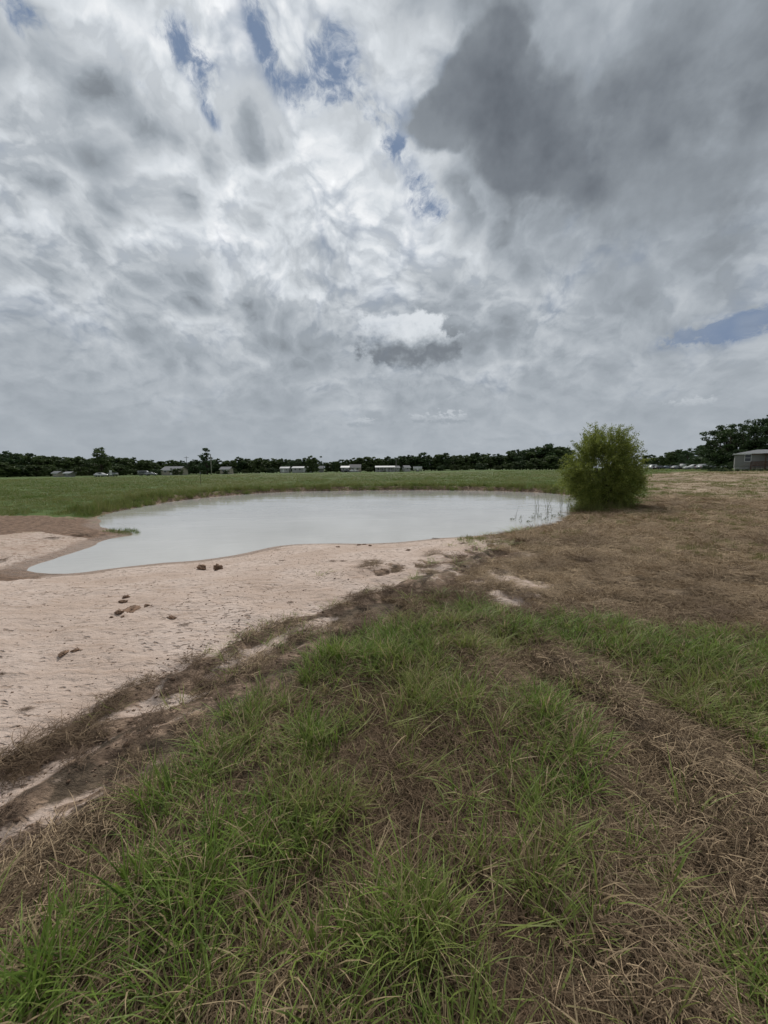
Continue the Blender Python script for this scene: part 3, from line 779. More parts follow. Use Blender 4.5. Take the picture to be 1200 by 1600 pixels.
# weeds in the dry ground on the right
x, y, c = cells(9, 95, .4, .028, 56)
_, thatch, *_r = masks(x, y); s = _r[-1]; r = np.hypot(x, y)
wd = fbm(x, y, .22, 3)
for u_, v_, q_ in ((1170, 850, 2.0), (1120, 795, 2.6), (1060, 800, 1.8), (1190, 800, 3.0), (1010, 800, 1.5), (900, 850, .8)):
    e_ = on_plane(u_, v_, .2); wd = wd + .36 * np.exp(-((x - e_[0]) ** 2 + (y - e_[1]) ** 2) / q_ ** 2)
k = (thatch > .5) & (s > .4) & (RNG.random(len(x)) < np.clip(.16 + 2.8 * (wd - .03) + .3 * smooth(25, 50, r), 0.04, .8)); x, y, c = x[k], y[k], c[k]
P_, r_, s_, i_, t_ = put(x, y, .1, .6, 1.1, 8, (.6, 1.3), np.clip(.75 + RNG.normal(0, .3, len(x)), 0, 1), -.01, c * .6)
s_[:, 2] = RNG.uniform(.5, 1.1, len(x))
scatter('weeds', P_, r_, s_, i_, t_, K_field, 'sparse green weeds growing through the dry thatch', 'weeds')
x, y, c = cells(8, 95, .4, .028, 56)
_, thatch, *_r = masks(x, y); s = _r[-1]
k = (thatch > .4) & (s > .4) & (RNG.random(len(x)) < .85); x, y, c = x[k], y[k], c[k]
M_stub = leaf_mat('stubble', (0.14, 0.10, 0.06), (0.50, 0.40, 0.25), (0.24, 0.19, 0.10), 0.2, 0.8)
K_stub = kinds('stubble_patch', 6, lambda g: tile(g, 300, .75, 40, (.06, .17), (.008, .016), .9, (.1, .9), 3, .14), M_stub)
P_, r_, s_, i_, t_ = put(x, y, .05, .8, 1.3, 6, (.5, 1.2), None, -.01, c * .9)
s_[:, 2] = RNG.uniform(.5, 1.0, len(x))
scatter('stubble', P_, r_, s_, i_, t_, K_stub, 'dry brown stubble of the mown ground beside the bush', 'stubble')

# ------------------------------------------------------------------ trees
M_bark = plain('bark', (0.055, 0.042, 0.032), 0.9, 0.4, 6.0, bumpd=0.02)
M_leaf = [leaf_mat('tree_foliage', (0.03, 0.05, 0.019), (0.07, 0.105, 0.036), (0.05, 0.085, 0.035), 0.22, 0.6, False),
          leaf_mat('tree_foliage_light', (0.042, 0.066, 0.022), (0.09, 0.13, 0.04), (0.07, 0.098, 0.033), 0.25, 0.6, False)]
M_leaf[0].name = 'dark_foliage'
def leaf_quads(C, rng, size, aspect=0.6, up=0.4):
    """a bent leaf card at each centre"""
    n = len(C)
    a = rng.normal(size=(n, 3)); a /= np.linalg.norm(a, axis=1)[:, None]
    b = rng.normal(size=(n, 3)); b[:, 2] += up; b -= a * (a * b).sum(1)[:, None]; b /= np.linalg.norm(b, axis=1)[:, None]
    s = size * rng.uniform(.6, 1.3, n)[:, None]
    V = np.stack([C - a * s * .5, C + b * s * aspect * .5, C + a * s * .5, C - b * s * aspect * .5], 1).reshape(-1, 3)
    F = np.arange(4 * n).reshape(-1, 4)
    return V, F
def make_crown(rng, nclump, nleaf, size, lobes, low=0.08):
    """lobes: (x,y,z,rx,ry,rz) in tree heights. Leaves gather in clumps on and inside the lobes"""
    L = np.array(lobes); w = L[:, 3] * L[:, 4] * L[:, 5]; w = w ** .67; w /= w.sum()
    q = L[rng.choice(len(L), nclump, p=w)]
    d = rng.normal(size=(nclump, 3)); d /= np.linalg.norm(d, axis=1)[:, None]
    rad = rng.uniform(.45, 1.02, nclump)[:, None] ** .6
    c = q[:, :3] + d * q[:, 3:] * rad
    cr = rng.uniform(.035, .075, nclump); cv = np.clip(rng.normal(.5, .28, nclump), 0, 1)
    j = rng.integers(0, nclump, nleaf)
    o = rng.normal(size=(nleaf, 3)); o /= np.linalg.norm(o, axis=1)[:, None]; o *= (rng.random(nleaf) ** .45)[:, None]
    P = c[j] + o * cr[j][:, None] * np.array((1.25, 1.25, .85))
    k = P[:, 2] > low; P, j = P[k], j[k]
    V, F = leaf_quads(P, rng, size)
    A = np.repeat(np.clip(cv[j] + rng.normal(0, .18, len(j)), 0, 1), 4)
    return V, F, A, c
def make_tree(name, seed, lobes, nclump=110, nleaf=7500, size=.058, mat=0, trunk_r=.022, low=.06, multi=1):
    rng = np.random.default_rng(seed)
    V, F, A, C = make_crown(rng, nclump, nleaf, size, lobes, low)
    root = empty(name)
    me = mesh_np('crown', V, F, False, {'v': A}); crown = link('crown', me, root, M_leaf[mat])
    mb = MB()
    top = max(l[2] for l in lobes)
    pts = [(0, 0, -.02), (.004, .003, .12), (rng.normal(0, .012), rng.normal(0, .012), top * .6), (rng.normal(0, .03), rng.normal(0, .03), top * 1.0)]
    mb.tube(pts, [trunk_r * 1.25, trunk_r, trunk_r * .7, trunk_r * .2], 8)
    for i in rng.choice(len(C), min(len(C), 14), replace=False):
        e = C[i]; h = max(.1, e[2] * rng.uniform(.35, .65)); st = np.array((0.0, 0, h))
        mid = st * .45 + e * .55 + np.array((0, 0, -.02))
        mb.tube([st, mid, e], [trunk_r * .45, trunk_r * .3, trunk_r * .1], 5, False)
    mb.build('trunk', M_bark, root, True)
    return root
def copy_tree(o, parent=None):
    c = o.copy(); COL.objects.link(c); c.parent = parent
    for ch in list(o.children): copy_tree(ch, c)
    return c
def drop(o):
    for ch in list(o.children): drop(ch)
    bpy.data.objects.remove(o)

rg = np.random.default_rng(21)
def rand_lobes(kind):
    L = []
    if kind == 'round':
        L = [(0, 0, .58, .30, .30, .36)] + [(rg.normal(0, .2), rg.normal(0, .2), rg.uniform(.3, .8), rg.uniform(.12, .2), rg.uniform(.12, .2), rg.uniform(.1, .17)) for _ in range(7)] + [(0, 0, .22, .36, .36, .2), (0, 0, .2, .36, .36, .18), (.2, 0, .3, .2, .2, .2), (-.2, 0, .3, .2, .2, .2)]
    elif kind == 'wide':
        L = [(0, 0, .5, .42, .36, .33)] + [(rg.normal(0, .28), rg.normal(0, .2), rg.uniform(.35, .82), rg.uniform(.13, .22), rg.uniform(.13, .2), rg.uniform(.1, .16)) for _ in range(9)] + [(0, 0, .2, .46, .38, .2), (.2, 0, .25, .25, .25, .2), (-.2, 0, .25, .25, .25, .2)]
    elif kind == 'tall':
        L = [(0, 0, .55, .2, .2, .42)] + [(rg.normal(0, .12), rg.normal(0, .12), rg.uniform(.25, .9), rg.uniform(.08, .14), rg.uniform(.08, .14), rg.uniform(.08, .13)) for _ in range(8)] + [(0, 0, .2, .2, .2, .18)]
    return L
protos = {'round': [make_tree('woodland_tree', 300 + i, rand_lobes('round'), mat=i % 2) for i in range(3)],
          'wide': [make_tree('woodland_tree', 320 + i, rand_lobes('wide'), 140, 9500, .058, (i + 1) % 2) for i in range(3)],
          'tall': [make_tree('woodland_tree', 340 + i, rand_lobes('tall'), 90, 6000, .055, i % 2) for i in range(2)]}
used = set()
def plant(kind, i, name, u, top, D, label, group=None, wid=1.0, cat='tree'):
    """a tree whose tip is seen at (u, top) and that stands D metres down the field"""
    p = at_depth(u, top, D); z0 = float(height(np.array([p[0]]), np.array([p[1]]), np.array([60.0]), False)[0])
    H = max(0.5, p[2] - z0) / 0.95
    src = protos[kind][i % len(protos[kind])]
    o = copy_tree(src); o.name = name
    o.location = (p[0], p[1], z0); o.rotation_euler = (0, 0, rg.uniform(0, 6.28)); w = H * wid * rg.uniform(.9, 1.15); o.scale = (w, w, H)
    return tag(o, label, cat, group)
prof = [(-160, 706), (-60, 708), (0, 707), (15, 704), (32, 711), (50, 709), (70, 710), (90, 714), (112, 713), (130, 716), (150, 716), (182, 714), (200, 716), (212, 714), (240, 719), (262, 718), (300, 719), (340, 717), (360, 718), (375, 714), (390, 718), (405, 715), (420, 716), (450, 716), (470, 716),
        (520, 721), (540, 716), (560, 715), (590, 714), (620, 712), (640, 711), (660, 708), (680, 710), (700, 709), (722, 712), (735, 708), (747, 705), (765, 711), (780, 708), (800, 705), (830, 700), (845, 697), (865, 694), (882, 699), (900, 704), (930, 708), (1000, 712), (1020, 709), (1032, 713), (1045, 707), (1060, 700)]
pu, pv = np.array(prof).T
def Dof(u): return np.interp(u, [-160, 0, 200, 400, 640, 740, 860, 920, 1020, 1060], [150, 155, 190, 225, 240, 230, 190, 230, 270, 190])
LB1, LB2, LB3 = 'dark green tree in the far woodland edge behind the pasture', 'tree in the second rank of the far woodland behind its edge', 'low dark thicket bush at the foot of the far woodland'
u = -170.0; n = 0
while u < 1065:
    t = float(np.interp(u, pu, pv)); D = float(Dof(u))
    if not (885 < u < 1000):
        plant(['round', 'wide', 'round', 'wide', 'tall'][n % 5], n, 'woodland_tree', u, t + rg.uniform(-1.5, 2.5), D + rg.uniform(2, 14), LB1, 'trees of the far woodland edge', rg.uniform(1.0, 1.35))
        if n % 3 != 2: plant(['wide', 'round'][n % 2], n + 1, 'woodland_tree', u + 6, t + rg.uniform(.5, 3), D + rg.uniform(22, 34), LB2, 'trees of the second rank of the far woodland', 1.35)
        if n % 2 == 1 and not any(a < u < b for a, b in ((448, 492), (528, 568), (580, 664))): plant('wide', n, 'thicket_bush', u + rg.uniform(-4, 4), t + rg.uniform(13, 19), D - rg.uniform(7, 10), LB3, 'bushes at the foot of the far woodland', 1.7, 'bush')
    u += rg.uniform(9.0, 12.5); n += 1
# the ones that stand out
protos['vase'] = [make_tree('field_tree', 401, [(-.18, 0, .6, .13, .14, .22), (-.06, 0, .74, .1, .12, .2), (.07, 0, .72, .1, .12, .22), (.2, 0, .62, .12, .14, .2), (.02, 0, .45, .28, .26, .2), (0, 0, .22, .3, .26, .16), (-.3, 0, .78, .06, .08, .06), (.3, 0, .5, .1, .1, .1)], 75, 5200, .04, 1)]
protos['cone'] = [make_tree('field_tree', 402, [(0, 0, .8, .12, .12, .16), (-.06, 0, .62, .2, .18, .16), (.05, 0, .48, .24, .2, .18), (-.03, 0, .3, .25, .22, .18), (.16, 0, .62, .1, .1, .1), (-.22, 0, .52, .1, .1, .1)], 75, 4600, .04, 0)]
plant('vase', 0, 'field_tree', 156, 698, 150, 'spreading vase-shaped tree with feathery top standing clear of the left woodland', None, 1.15)
plant('cone', 0, 'field_tree', 322, 700, 185, 'tall ragged dark tree behind the pale utility pole', None, 1.1)
plant('round', 1, 'field_tree', 487, 711, 205, 'dark round tree at the right end of the long white house', None, .95)
plant('wide', 0, 'thicket_bush', 277, 731, 170, 'dark rounded bush hiding the right half of the tan gabled house', None, 1.7, 'bush')
plant('wide', 1, 'thicket_bush', 243, 732, 171, 'dark bush at the left end of the tan gabled house', None, 1.5, 'bush')
plant('round', 2, 'thicket_bush', 352, 734, 192, 'dark bush half hiding the low house near the utility pole', None, 1.5, 'bush')
for u_, t_, nm_ in ((480, 734.5, 'dark bush at the right corner of the long white house'), (540, 735, 'dark bush before the small pale house'), (600, 735, 'low dark bush in front of the porch of white posts'), (627, 734, 'dark bush between the two white sheds')):
    plant('wide', int(u_), 'thicket_bush', u_, t_, 208, nm_, None, 1.8, 'bush')
plant('tall', 1, 'field_tree', 526, 721, 208, 'small narrow dark tree between the white house and the dark carport', None, .8)
# the large trees by the grey house
big = [(1076, 697, 150, 'round', 0), (1094, 694, 135, 'wide', 1), (1112, 689, 118, 'round', 2), (1128, 672, 104, 'round', 0), (1146, 657, 100, 'wide', 0), (1170, 655, 98, 'round', 2), (1196, 648, 97, 'wide', 1), (1230, 640, 98, 'round', 1), (1275, 640, 100, 'wide', 2)]
protos['big'] = [make_tree('shade_tree', 410 + i, rand_lobes('round' if i else 'wide'), 130, 14000, .03, 0, .03, .1) for i in range(3)]
for i, (u_, t_, D_, kd, j) in enumerate(big):
    plant('big', j, 'shade_tree', u_, t_, D_, ['dark shade tree standing in the row behind the parked cars', 'tall dark leafy tree crowding behind the grey house'][u_ > 1120], ['trees behind the parked cars', 'tall trees behind the grey house'][u_ > 1120], [1.0, 1.15][kd == 'wide'])
for i, (u_, t_, D_) in enumerate([(1108, 722, 88), (1122, 728, 80), (1132, 725, 90), (1090, 727, 105), (1160, 700, 92), (1185, 700, 92), (1215, 700, 92)]):
    plant('big', i, 'roadside_bush', u_, t_, D_, 'dense dark bush below the tall trees beside the grey house', 'bushes below the tall trees', 1.5, 'bush')
for i, (u_, t_, D_) in enumerate([(1118, 733, 70), (1128, 731, 68), (1134, 733, 66), (1110, 736, 72), (1142, 735, 66), (1152, 737, 67), (1164, 736.5, 66), (1176, 737.5, 67), (1188, 737, 66), (1200, 738, 67)]):
    plant('big', i, 'weed_clump', u_, t_, D_, 'tall green weed clump in front of the deck stairs', 'weed clumps by the deck stairs', 1.9, 'weeds')
for q in protos.values():
    for o in q: drop(o)

# ------------------------------------------------------------------ the willow bush
def willow():
    rng = np.random.default_rng(77)
    base = Vector((bush_at[0], bush_at[1], float(height(np.array([bush_at[0]]), np.array([bush_at[1]]))[0]) - .03))
    root = empty('willow_bush', base)
    tag(root, 'rounded light green willow bush on the bank at the edge of the pond', 'bush')
    M_w = leaf_mat('willow_leaf', (0.095, 0.13, 0.022), (0.29, 0.32, 0.075), None, 0.45, 0.5, False)
    cx, cz = -.12, 1.60; RX, RY, RZ = 1.20, 1.15, 1.42
    Pts, Val, Dir = [], [], []
    stems = []
    for k in range(17):
        a = rng.uniform(0, 6.283); sp_ = rng.uniform(.15, .85)
        e = np.array((cx + math.cos(a) * RX * sp_ * .8, math.sin(a) * RY * sp_ * .8, cz + RZ * rng.uniform(.1, .62) * (1.1 - sp_ * .5)))
        m = np.array((e[0] * .38, e[1] * .38, e[2] * .5)); b = np.array((rng.normal(0, .1), rng.normal(0, .1), -.05))
        stems.append((b, m, e))
    tw = 0
    twigs = []
    while tw < 2500:
        d = rng.normal(size=3); d /= np.linalg.norm(d)
        rr = rng.uniform(.25, 1.0) ** .55
        o = np.array((cx, 0, cz)) + d * np.array((RX, RY, RZ)) * rr
        o[2] += .9 * fbm(np.array([o[0] * 1.7]), np.array([o[1] * 1.7 + 7]), 1, 2)[0] * (1 if d[2] > 0 else 0)
        o[0] += 1.1 * fbm(np.array([o[2] * 1.1 + 3]), np.array([o[1] * 1.1 + 5]), 1, 2)[0] * (1 if d[0] > 0 else -1)
        o[2] -= .30 * (o[0] - cx) ** 2 * (1 if d[2] > 0 else 0) - (.16 if d[2] > .6 else 0)
        if o[2] < .28 or (o[2] < .75 and o[0] > .65): continue
        L = rng.uniform(.3, .62); up = .9 if d[2] > .35 else .25
        dr = d * .75 + np.array((0, 0, up)) + rng.normal(size=3) * .3; dr /= np.linalg.norm(dr)
        if d[2] > .2 and rr > .85: L *= 1.5
        v = np.clip(rng.normal(.45, .25), 0, 1)
        nl = int(30 * L / .45)
        t = rng.random(nl); p = o + dr * (t * L)[:, None]; p[:, 2] -= .16 * t ** 2 * L * 2
        Pts.append(p + rng.normal(0, .035, (nl, 3))); Val.append(np.clip(v + rng.normal(0, .12, nl), 0, 1)); Dir.append(np.tile(dr, (nl, 1)))
        if rr > .6: twigs.append((o, o + dr * L * .95 - np.array((0, 0, .13 * L))))
        tw += 1
    C, A, Dd = np.vstack(Pts), np.concatenate(Val), np.vstack(Dir)
    n = len(C); a = Dd + rng.normal(size=(n, 3)) * .65 + np.array((0, 0, -.35)); a /= np.linalg.norm(a, axis=1)[:, None]
    b = rng.normal(size=(n, 3)); b -= a * (a * b).sum(1)[:, None]; b /= np.linalg.norm(b, axis=1)[:, None]
    s = rng.uniform(.06, .11, n)[:, None]
    V = np.stack([C, C + a * s * .45 + b * s * .14, C + a * s, C + a * s * .45 - b * s * .14], 1).reshape(-1, 3)
    link('crown', mesh_np('crown', V, np.arange(4 * n).reshape(-1, 4), False, {'v': np.repeat(A, 4)}), root, M_w)
    for st in stems:
        MB().tube(st, [.045, .03, .012], 7).build('stem', M_bark, root, True)
    mb = MB()
    for p0, p1 in twigs[:420]: mb.tube([p0, p1], [.006, .002], 3, False)
    mb.build('twigs', M_bark, root)
    return root
bush = willow()

# ------------------------------------------------------------------ buildings
M_white = plain('white_siding', (0.36, 0.36, 0.35), 0.6, 0.12, 1.5)
M_trim = plain('white_trim', (0.58, 0.58, 0.56), 0.5, 0.08, 3.0)
M_metal = plain('pale_metal_roof', (0.24, 0.245, 0.25), 0.45, 0.15, 0.8)
M_shing = plain('grey_shingle', (0.15, 0.153, 0.16), 0.85, 0.2, 2.5)
M_droof = plain('dark_roof', (0.055, 0.055, 0.06), 0.8, 0.2, 2.0)
M_grey = plain('grey_siding', (0.20, 0.197, 0.184), 0.65, 0.1, 1.2)
M_tan = plain('tan_siding', (0.34, 0.30, 0.25), 0.7, 0.15, 1.2)
M_deck = plain('stained_deck_wood', (0.075, 0.042, 0.032), 0.75, 0.35, 4.0)
M_wood = plain('weathered_wood', (0.20, 0.175, 0.145), 0.85, 0.3, 5.0)
M_pane = plain('window_glass', (0.02, 0.024, 0.028), 0.08, 0.2, 0.7, spec=0.6)
M_block = plain('concrete_block', (0.28, 0.275, 0.265), 0.9, 0.2, 3.0)
def gz(x, y): return float(height(np.array([x]), np.array([y]), np.array([60.0]), False)[0])

def window(root, x, y, z, w, h, mullion=True):
    """in a wall that faces -y; y is the wall face"""
    f = MB().box(x, y - .05, z, x + .08, y + .02, z + h).box(x + w - .08, y - .05, z, x + w, y + .02, z + h)
    f.box(x + .08, y - .05, z, x + w - .08, y + .02, z + .08).box(x + .08, y - .05, z + h - .08, x + w - .08, y + .02, z + h)
    if mullion: f.box(x + .08, y - .045, z + h * .5 - .03, x + w - .08, y + .02, z + h * .5 + .03)
    fo = f.build('window', M_trim, root)
    MB().box(x + .07, y - .025, z + .07, x + w - .07, y - .012, z + h - .07).build('pane', M_pane, fo)
    return fo
def door(root, x, y, z, w=.95, h=2.03, mat=None):
    o = MB().box(x, y - .04, z, x + w, y + .01, z + h).build('door', mat or M_trim, root)
    MB().box(x + w - .16, y - .09, z + .95, x + w - .1, y - .042, z + 1.03).build('handle', M_shing, o)
    return o
def house(name, u, D, L, W, eave, rise, wall, roof, label, win=(), doors=(), turn=0.0, overhang=.35, hip=0.0, lift=.3):
    """long side towards the camera, left end at pixel column u; windows (x, z, w, h) along the front"""
    p = at_depth(u, 740, D); z0 = gz(p[0] + L / 2, D)
    r = empty(name, (p[0], D, z0 + lift), turn)
    MB().box(.06, .06, -lift - .2, L - .06, W - .06, 0).build('foundation', M_block, r)
    (MB().box(0, 0, 0, L, W, eave) if hip else MB().prism([(0, 0), (0, eave), (W / 2, eave + rise * .97), (W, eave), (W, 0)], 0, L)).build('wall', wall, r)
    o = overhang; k = rise / (W / 2)
    if hip:
        lo = eave - o * k + .04; hi = eave + rise + .05
        mb = MB().add([(-o, -o, lo), (L + o, -o, lo), (L + o, W + o, lo), (-o, W + o, lo), (hip, W / 2, hi), (L - hip, W / 2, hi), (-o, -o, lo - .16), (L + o, -o, lo - .16), (L + o, W + o, lo - .16), (-o, W + o, lo - .16)],
                      [(0, 1, 5, 4), (2, 3, 4, 5), (3, 0, 4), (1, 2, 5), (6, 7, 1, 0), (7, 8, 2, 1), (8, 9, 3, 2), (9, 6, 0, 3), (9, 8, 7, 6)])
    else:
        a = [(-o, eave - o * k), (W / 2, eave + rise), (W + o, eave - o * k)]
        mb = MB().prism([(y, z + .02) for y, z in a] + [(y, z + .16) for y, z in a[::-1]], -o, L + o)
    mb.build('roof', roof, r)
    MB().box(-o, -o - .03, eave - o * k - .12, L + o, -o - .004, eave - o * k + .10).build('fascia', M_trim, r)
    for w in win: window(r, w[0], 0, w[1], w[2], w[3])
    for d in doors: door(r, d, 0, 0)
    tag(r, label, 'house')
    return r

# the grey manufactured home with its deck, right edge
hg = house('manufactured_home', 1146.5, 78, 17, 7.5, 2.55, .75, M_grey, M_shing, 'grey manufactured home with white windows and dark wooden deck', [(1.35, 1.0, 1.0, 1.45), (5.6, .95, 1.25, 1.55), (10.5, 1.0, 1.0, 1.4), (13.5, 1.0, 1.0, 1.4)], [8.4], -.70, .3, 3.2, .75)
def deck(root):
    x0, x1, y0, z = 2.2, 12.0, -2.4, 0.0
    for i in range(11):
        MB().box(x0, y0 + i * .218, z - .05, x1, y0 + i * .218 + .2, z - .01).build('deck_board', M_deck, root)
    for i, px in enumerate(np.linspace(x0 + .06, x1 - .06, 6)):
        MB().box(px - .09, y0 - .03, -1.0, px + .09, y0 + .14, 2.25 if i in (1, 2, 4) else 1.0).build('deck_post', M_deck, root)
    for zz in (.12, .92): MB().box(x0, y0 - .065, zz, x1, y0 - .03, zz + .09).build('rail', M_deck, root)
    for px in np.arange(x0 + .2, x1 - .1, .135): MB().box(px, y0 - .06, .21, px + .095, y0 - .035, .92).build('baluster', M_deck, root)
    MB().box(x0, y0 - .09, 2.25, x1, y0 + .12, 2.43).build('porch_beam', M_deck, root)
    MB().prism([(y0 - .25, 2.43), (y0 - .25, 2.50), (-.3, 2.62), (-.3, 2.55)], x0 + 1.6, x1 + .1).build('porch_roof', M_shing, root)
    for i in range(4): MB().box(x0 - .28 * (i + 1), y0 + .1, -.18 * (i + 1) - .05, x0 - .28 * i, y0 + 1.4, -.18 * (i + 1)).build('step', M_wood, root)
    for yy in (y0 + .08, y0 + 1.42):
        MB().add([(x0 - 1.3, yy - .03, -.05), (x0, yy - .03, .82), (x0, yy - .03, .93), (x0 - 1.3, yy - .03, .06), (x0 - 1.3, yy + .03, -.05), (x0, yy + .03, .82), (x0, yy + .03, .93), (x0 - 1.3, yy + .03, .06)],
                 [(0, 1, 2, 3), (7, 6, 5, 4), (0, 4, 5, 1), (1, 5, 6, 2), (2, 6, 7, 3), (3, 7, 4, 0)]).build('stair_rail', M_wood, root)
    for i in range(14): MB().box(x0 + .05 + i * .7, y0 + .02, -.95, x0 + .62 + i * .7, y0 + .05, -.12).build('skirting_board', M_wood, root)
deck(hg)

house('farmhouse', 456.5, 213, 10.6, 7, 2.2, .75, M_white, M_metal, 'long white house with pale metal roof beside the dark round tree', [(1.2, 1, 1.1, 1.1), (3.6, 1, 1.1, 1.1), (8, 1, 1.3, 1.1)], [6.0])
h2 = house('farmhouse', 587, 216, 10.2, 7, 2.2, .7, M_white, M_metal, 'long low house with a shaded porch of white posts', [(1, .8, 1.3, 1.3), (3.4, .8, 1.2, 1.3), (7.4, .8, 1.4, 1.3)], [5.6])
for px in np.linspace(.1, 10.1, 6): MB().box(px - .1, -1.9, -.3, px + .1, -1.7, 2.1).build('porch_post', M_trim, h2)
MB().prism([(-2.1, 2.1), (-2.1, 2.22), (-.4, 2.45), (-.4, 2.3)], -.3, 10.5).build('porch_roof', M_metal, h2)
house('gable_shed', 617.5, 220, 2.6, 4.5, 2.0, .9, M_white, M_shing, 'white gabled shed at the end of the porch house', [(1.0, 1, .8, .9)], (), .25)
house('gable_shed', 632.5, 220, 3.3, 4.5, 2.0, 1.0, M_white, M_shing, 'white shed with dark window standing alone right of the porch house', [(1.1, 1, 1.1, 1.0)], (), .3)
house('carport_house', 533, 215, 4.2, 6, 2.2, .8, M_white, M_metal, 'small pale house half hidden beside the dark roofed house', [(.8, .9, 1, 1)], [2.6])
house('dark_roofed_house', 546, 217, 6.0, 7, 2.3, 1.5, M_tan, M_droof, 'brown house under a dark pitched roof', [(1, .9, 1.1, 1.1), (4, .9, 1.1, 1.1)], [2.6])
house('garden_shed', 498, 214, 2.3, 3, 2.1, 1.0, M_grey, M_shing, 'small grey garden shed right of the long white house', [(.7, 1, .7, .7)])
house('gabled_house', 252, 178, 8.0, 8, 2.0, 1.5, M_tan, M_shing, 'tan gabled house half hidden by thicket on the left', [(1.2, .9, 1.2, 1.1), (6, .9, 1.2, 1.1)], [4.0])
house('low_house', 344, 200, 4.8, 5, 2.2, 1.1, M_tan, M_shing, 'low house with a grey roof near the utility pole', [(1, .9, 1.1, 1)], [2.8])
house('open_garage', 438, 214, 4.6, 5, 2.2, .7, M_white, M_metal, 'low white garage left of the long white house', [(3.0, 1, .8, .8)], [1.2])
house('small_barn', 82, 148, 2.0, 2.6, 1.2, .5, M_tan, M_shing, 'small tan barn under the trees on the left', [(.7, .4, .6, .5)])
house('small_barn', 100, 147, 2.2, 2.6, 1.1, .4, M_grey, M_metal, 'small grey barn with metal roof under the trees on the left', [(.8, .35, .6, .5)])

# ------------------------------------------------------------------ vehicles
M_tyre = plain('tyre_rubber', (0.02, 0.02, 0.02), 0.9, 0.2, 8)
M_rim = plain('wheel_rim', (0.4, 0.4, 0.42), 0.35, 0.1, 5, 0.6)
M_lamp = plain('lamp_glass', (0.7, 0.68, 0.62), 0.15, 0.1, 5, spec=0.6)
M_red = plain('tail_lamp', (0.35, 0.02, 0.02), 0.2, 0.1, 5, spec=0.6)
def paint(n, c): return plain(n, c, 0.25, 0.06, 0.6, spec=0.6)
def bevel(o, w=.06):
    bm = bmesh.new(); bm.from_mesh(o.data); bmesh.ops.bevel(bm, geom=list(bm.edges), offset=w, segments=2, affect='EDGES', clamp_overlap=True)
    bm.to_mesh(o.data); bm.free(); o.data.polygons.foreach_set('use_smooth', np.ones(len(o.data.polygons), bool)); return o
def car(name, kind, mat, u, v, D, turn, label):
    p = at_depth(u, v, D); r = empty(name, (p[0], D, gz(p[0], D) + .02), turn)
    if kind == 'pickup':
        side = [(-2.75, .42), (-2.75, .98), (-.55, 1.0), (-.35, 1.72), (.75, 1.76), (1.35, 1.12), (2.6, 1.0), (2.75, .6), (2.7, .4)]
        glass = [(-.38, 1.06), (-.24, 1.62), (.70, 1.66), (1.14, 1.12)]; roof = [(-.3, .75)]
    elif kind == 'van':
        side = [(-2.5, .4), (-2.5, 1.9), (-2.3, 2.05), (1.1, 2.05), (1.75, 1.25), (2.45, 1.05), (2.55, .6), (2.5, .4)]
        glass = [(-1.9, 1.3), (-1.9, 1.85), (1.0, 1.85), (1.5, 1.28)]
    else:
        side = [(-2.25, .38), (-2.3, .85), (-1.95, 1.0), (-1.35, 1.42), (.2, 1.46), (1.05, .98), (2.1, .85), (2.3, .55), (2.25, .35)]
        glass = [(-1.5, 1.0), (-1.2, 1.34), (.15, 1.38), (.78, 1.0)]
    n = len(side)
    def slab(prof, w, inset):
        # sides lean in above the belt line
        f = lambda x, z, s_: (x, s_ * (w - inset * max(0, z - 1.0)), z)
        m = len(prof); v_ = [f(x, z, -1) for x, z in prof] + [f(x, z, 1) for x, z in prof]
        return MB().add(v_, [tuple(range(m)), tuple(range(m, 2 * m))[::-1]] + [(i, m + i, m + (i + 1) % m, (i + 1) % m) for i in range(m)])
    body = slab(side, .92, .28).build('body', mat, r); bevel(body)
    for s_ in (-1, 1):
        g_ = MB(); y = lambda z: s_ * (.925 - .28 * max(0, z - 1.0) + .006)
        half = len(glass) // 2
        g_.add([(x, y(z), z) for x, z in glass] + [(x, y(z) - s_ * .03, z) for x, z in glass], [(0, 1, 2, 3), (7, 6, 5, 4), (0, 4, 5, 1), (1, 5, 6, 2), (2, 6, 7, 3), (3, 7, 4, 0)])
        g_.build('side_window', M_pane, r)
        for wx in (-1.45, 1.5):
            t = MB().tube([(wx, s_ * .70, .33), (wx, s_ * .955, .33)], .33, 16).build('wheel', M_tyre, r)
            MB().tube([(wx, s_ * .90, .33), (wx, s_ * .967, .33)], .19, 12).build('rim', M_rim, t)
        MB().box(side[-1][0] - .05, s_ * .62 - .16, .62, side[-2][0] + .03, s_ * .62 + .16, .78).build('headlight', M_lamp, r)
        MB().box(side[0][0] - .04, s_ * .68 - .12, .66, side[0][0] + .05, s_ * .68 + .12, .86).build('tail_light', M_red, r)
    if kind == 'pickup':
        MB().box(-2.68, -.78, .985, -.62, .78, 1.012).build('truck_bed', M_tyre, r)
    a, b = (glass[2][0] + .12, glass[2][1] + .02), (glass[3][0] + .20, glass[3][1] + .0)
    wsh = MB().add([(b[0], -.72, b[1]), (b[0], .72, b[1]), (a[0], .62, a[1]), (a[0], -.62, a[1]), (b[0] - .05, -.72, b[1]), (b[0] - .05, .72, b[1]), (a[0] - .05, .62, a[1]), (a[0] - .05, -.62, a[1])],
                   [(0, 1, 2, 3), (7, 6, 5, 4), (0, 4, 5, 1), (1, 5, 6, 2), (2, 6, 7, 3), (3, 7, 4, 0)])
    wsh.build('windscreen', M_pane, r)
    return tag(r, label, 'truck' if kind == 'pickup' else kind)
P_w, P_s, P_d, P_b = paint('white_paint', (.5, .5, .49)), paint('silver_paint', (.22, .225, .23)), paint('charcoal_paint', (.03, .032, .036)), paint('blue_grey_paint', (.10, .12, .15))
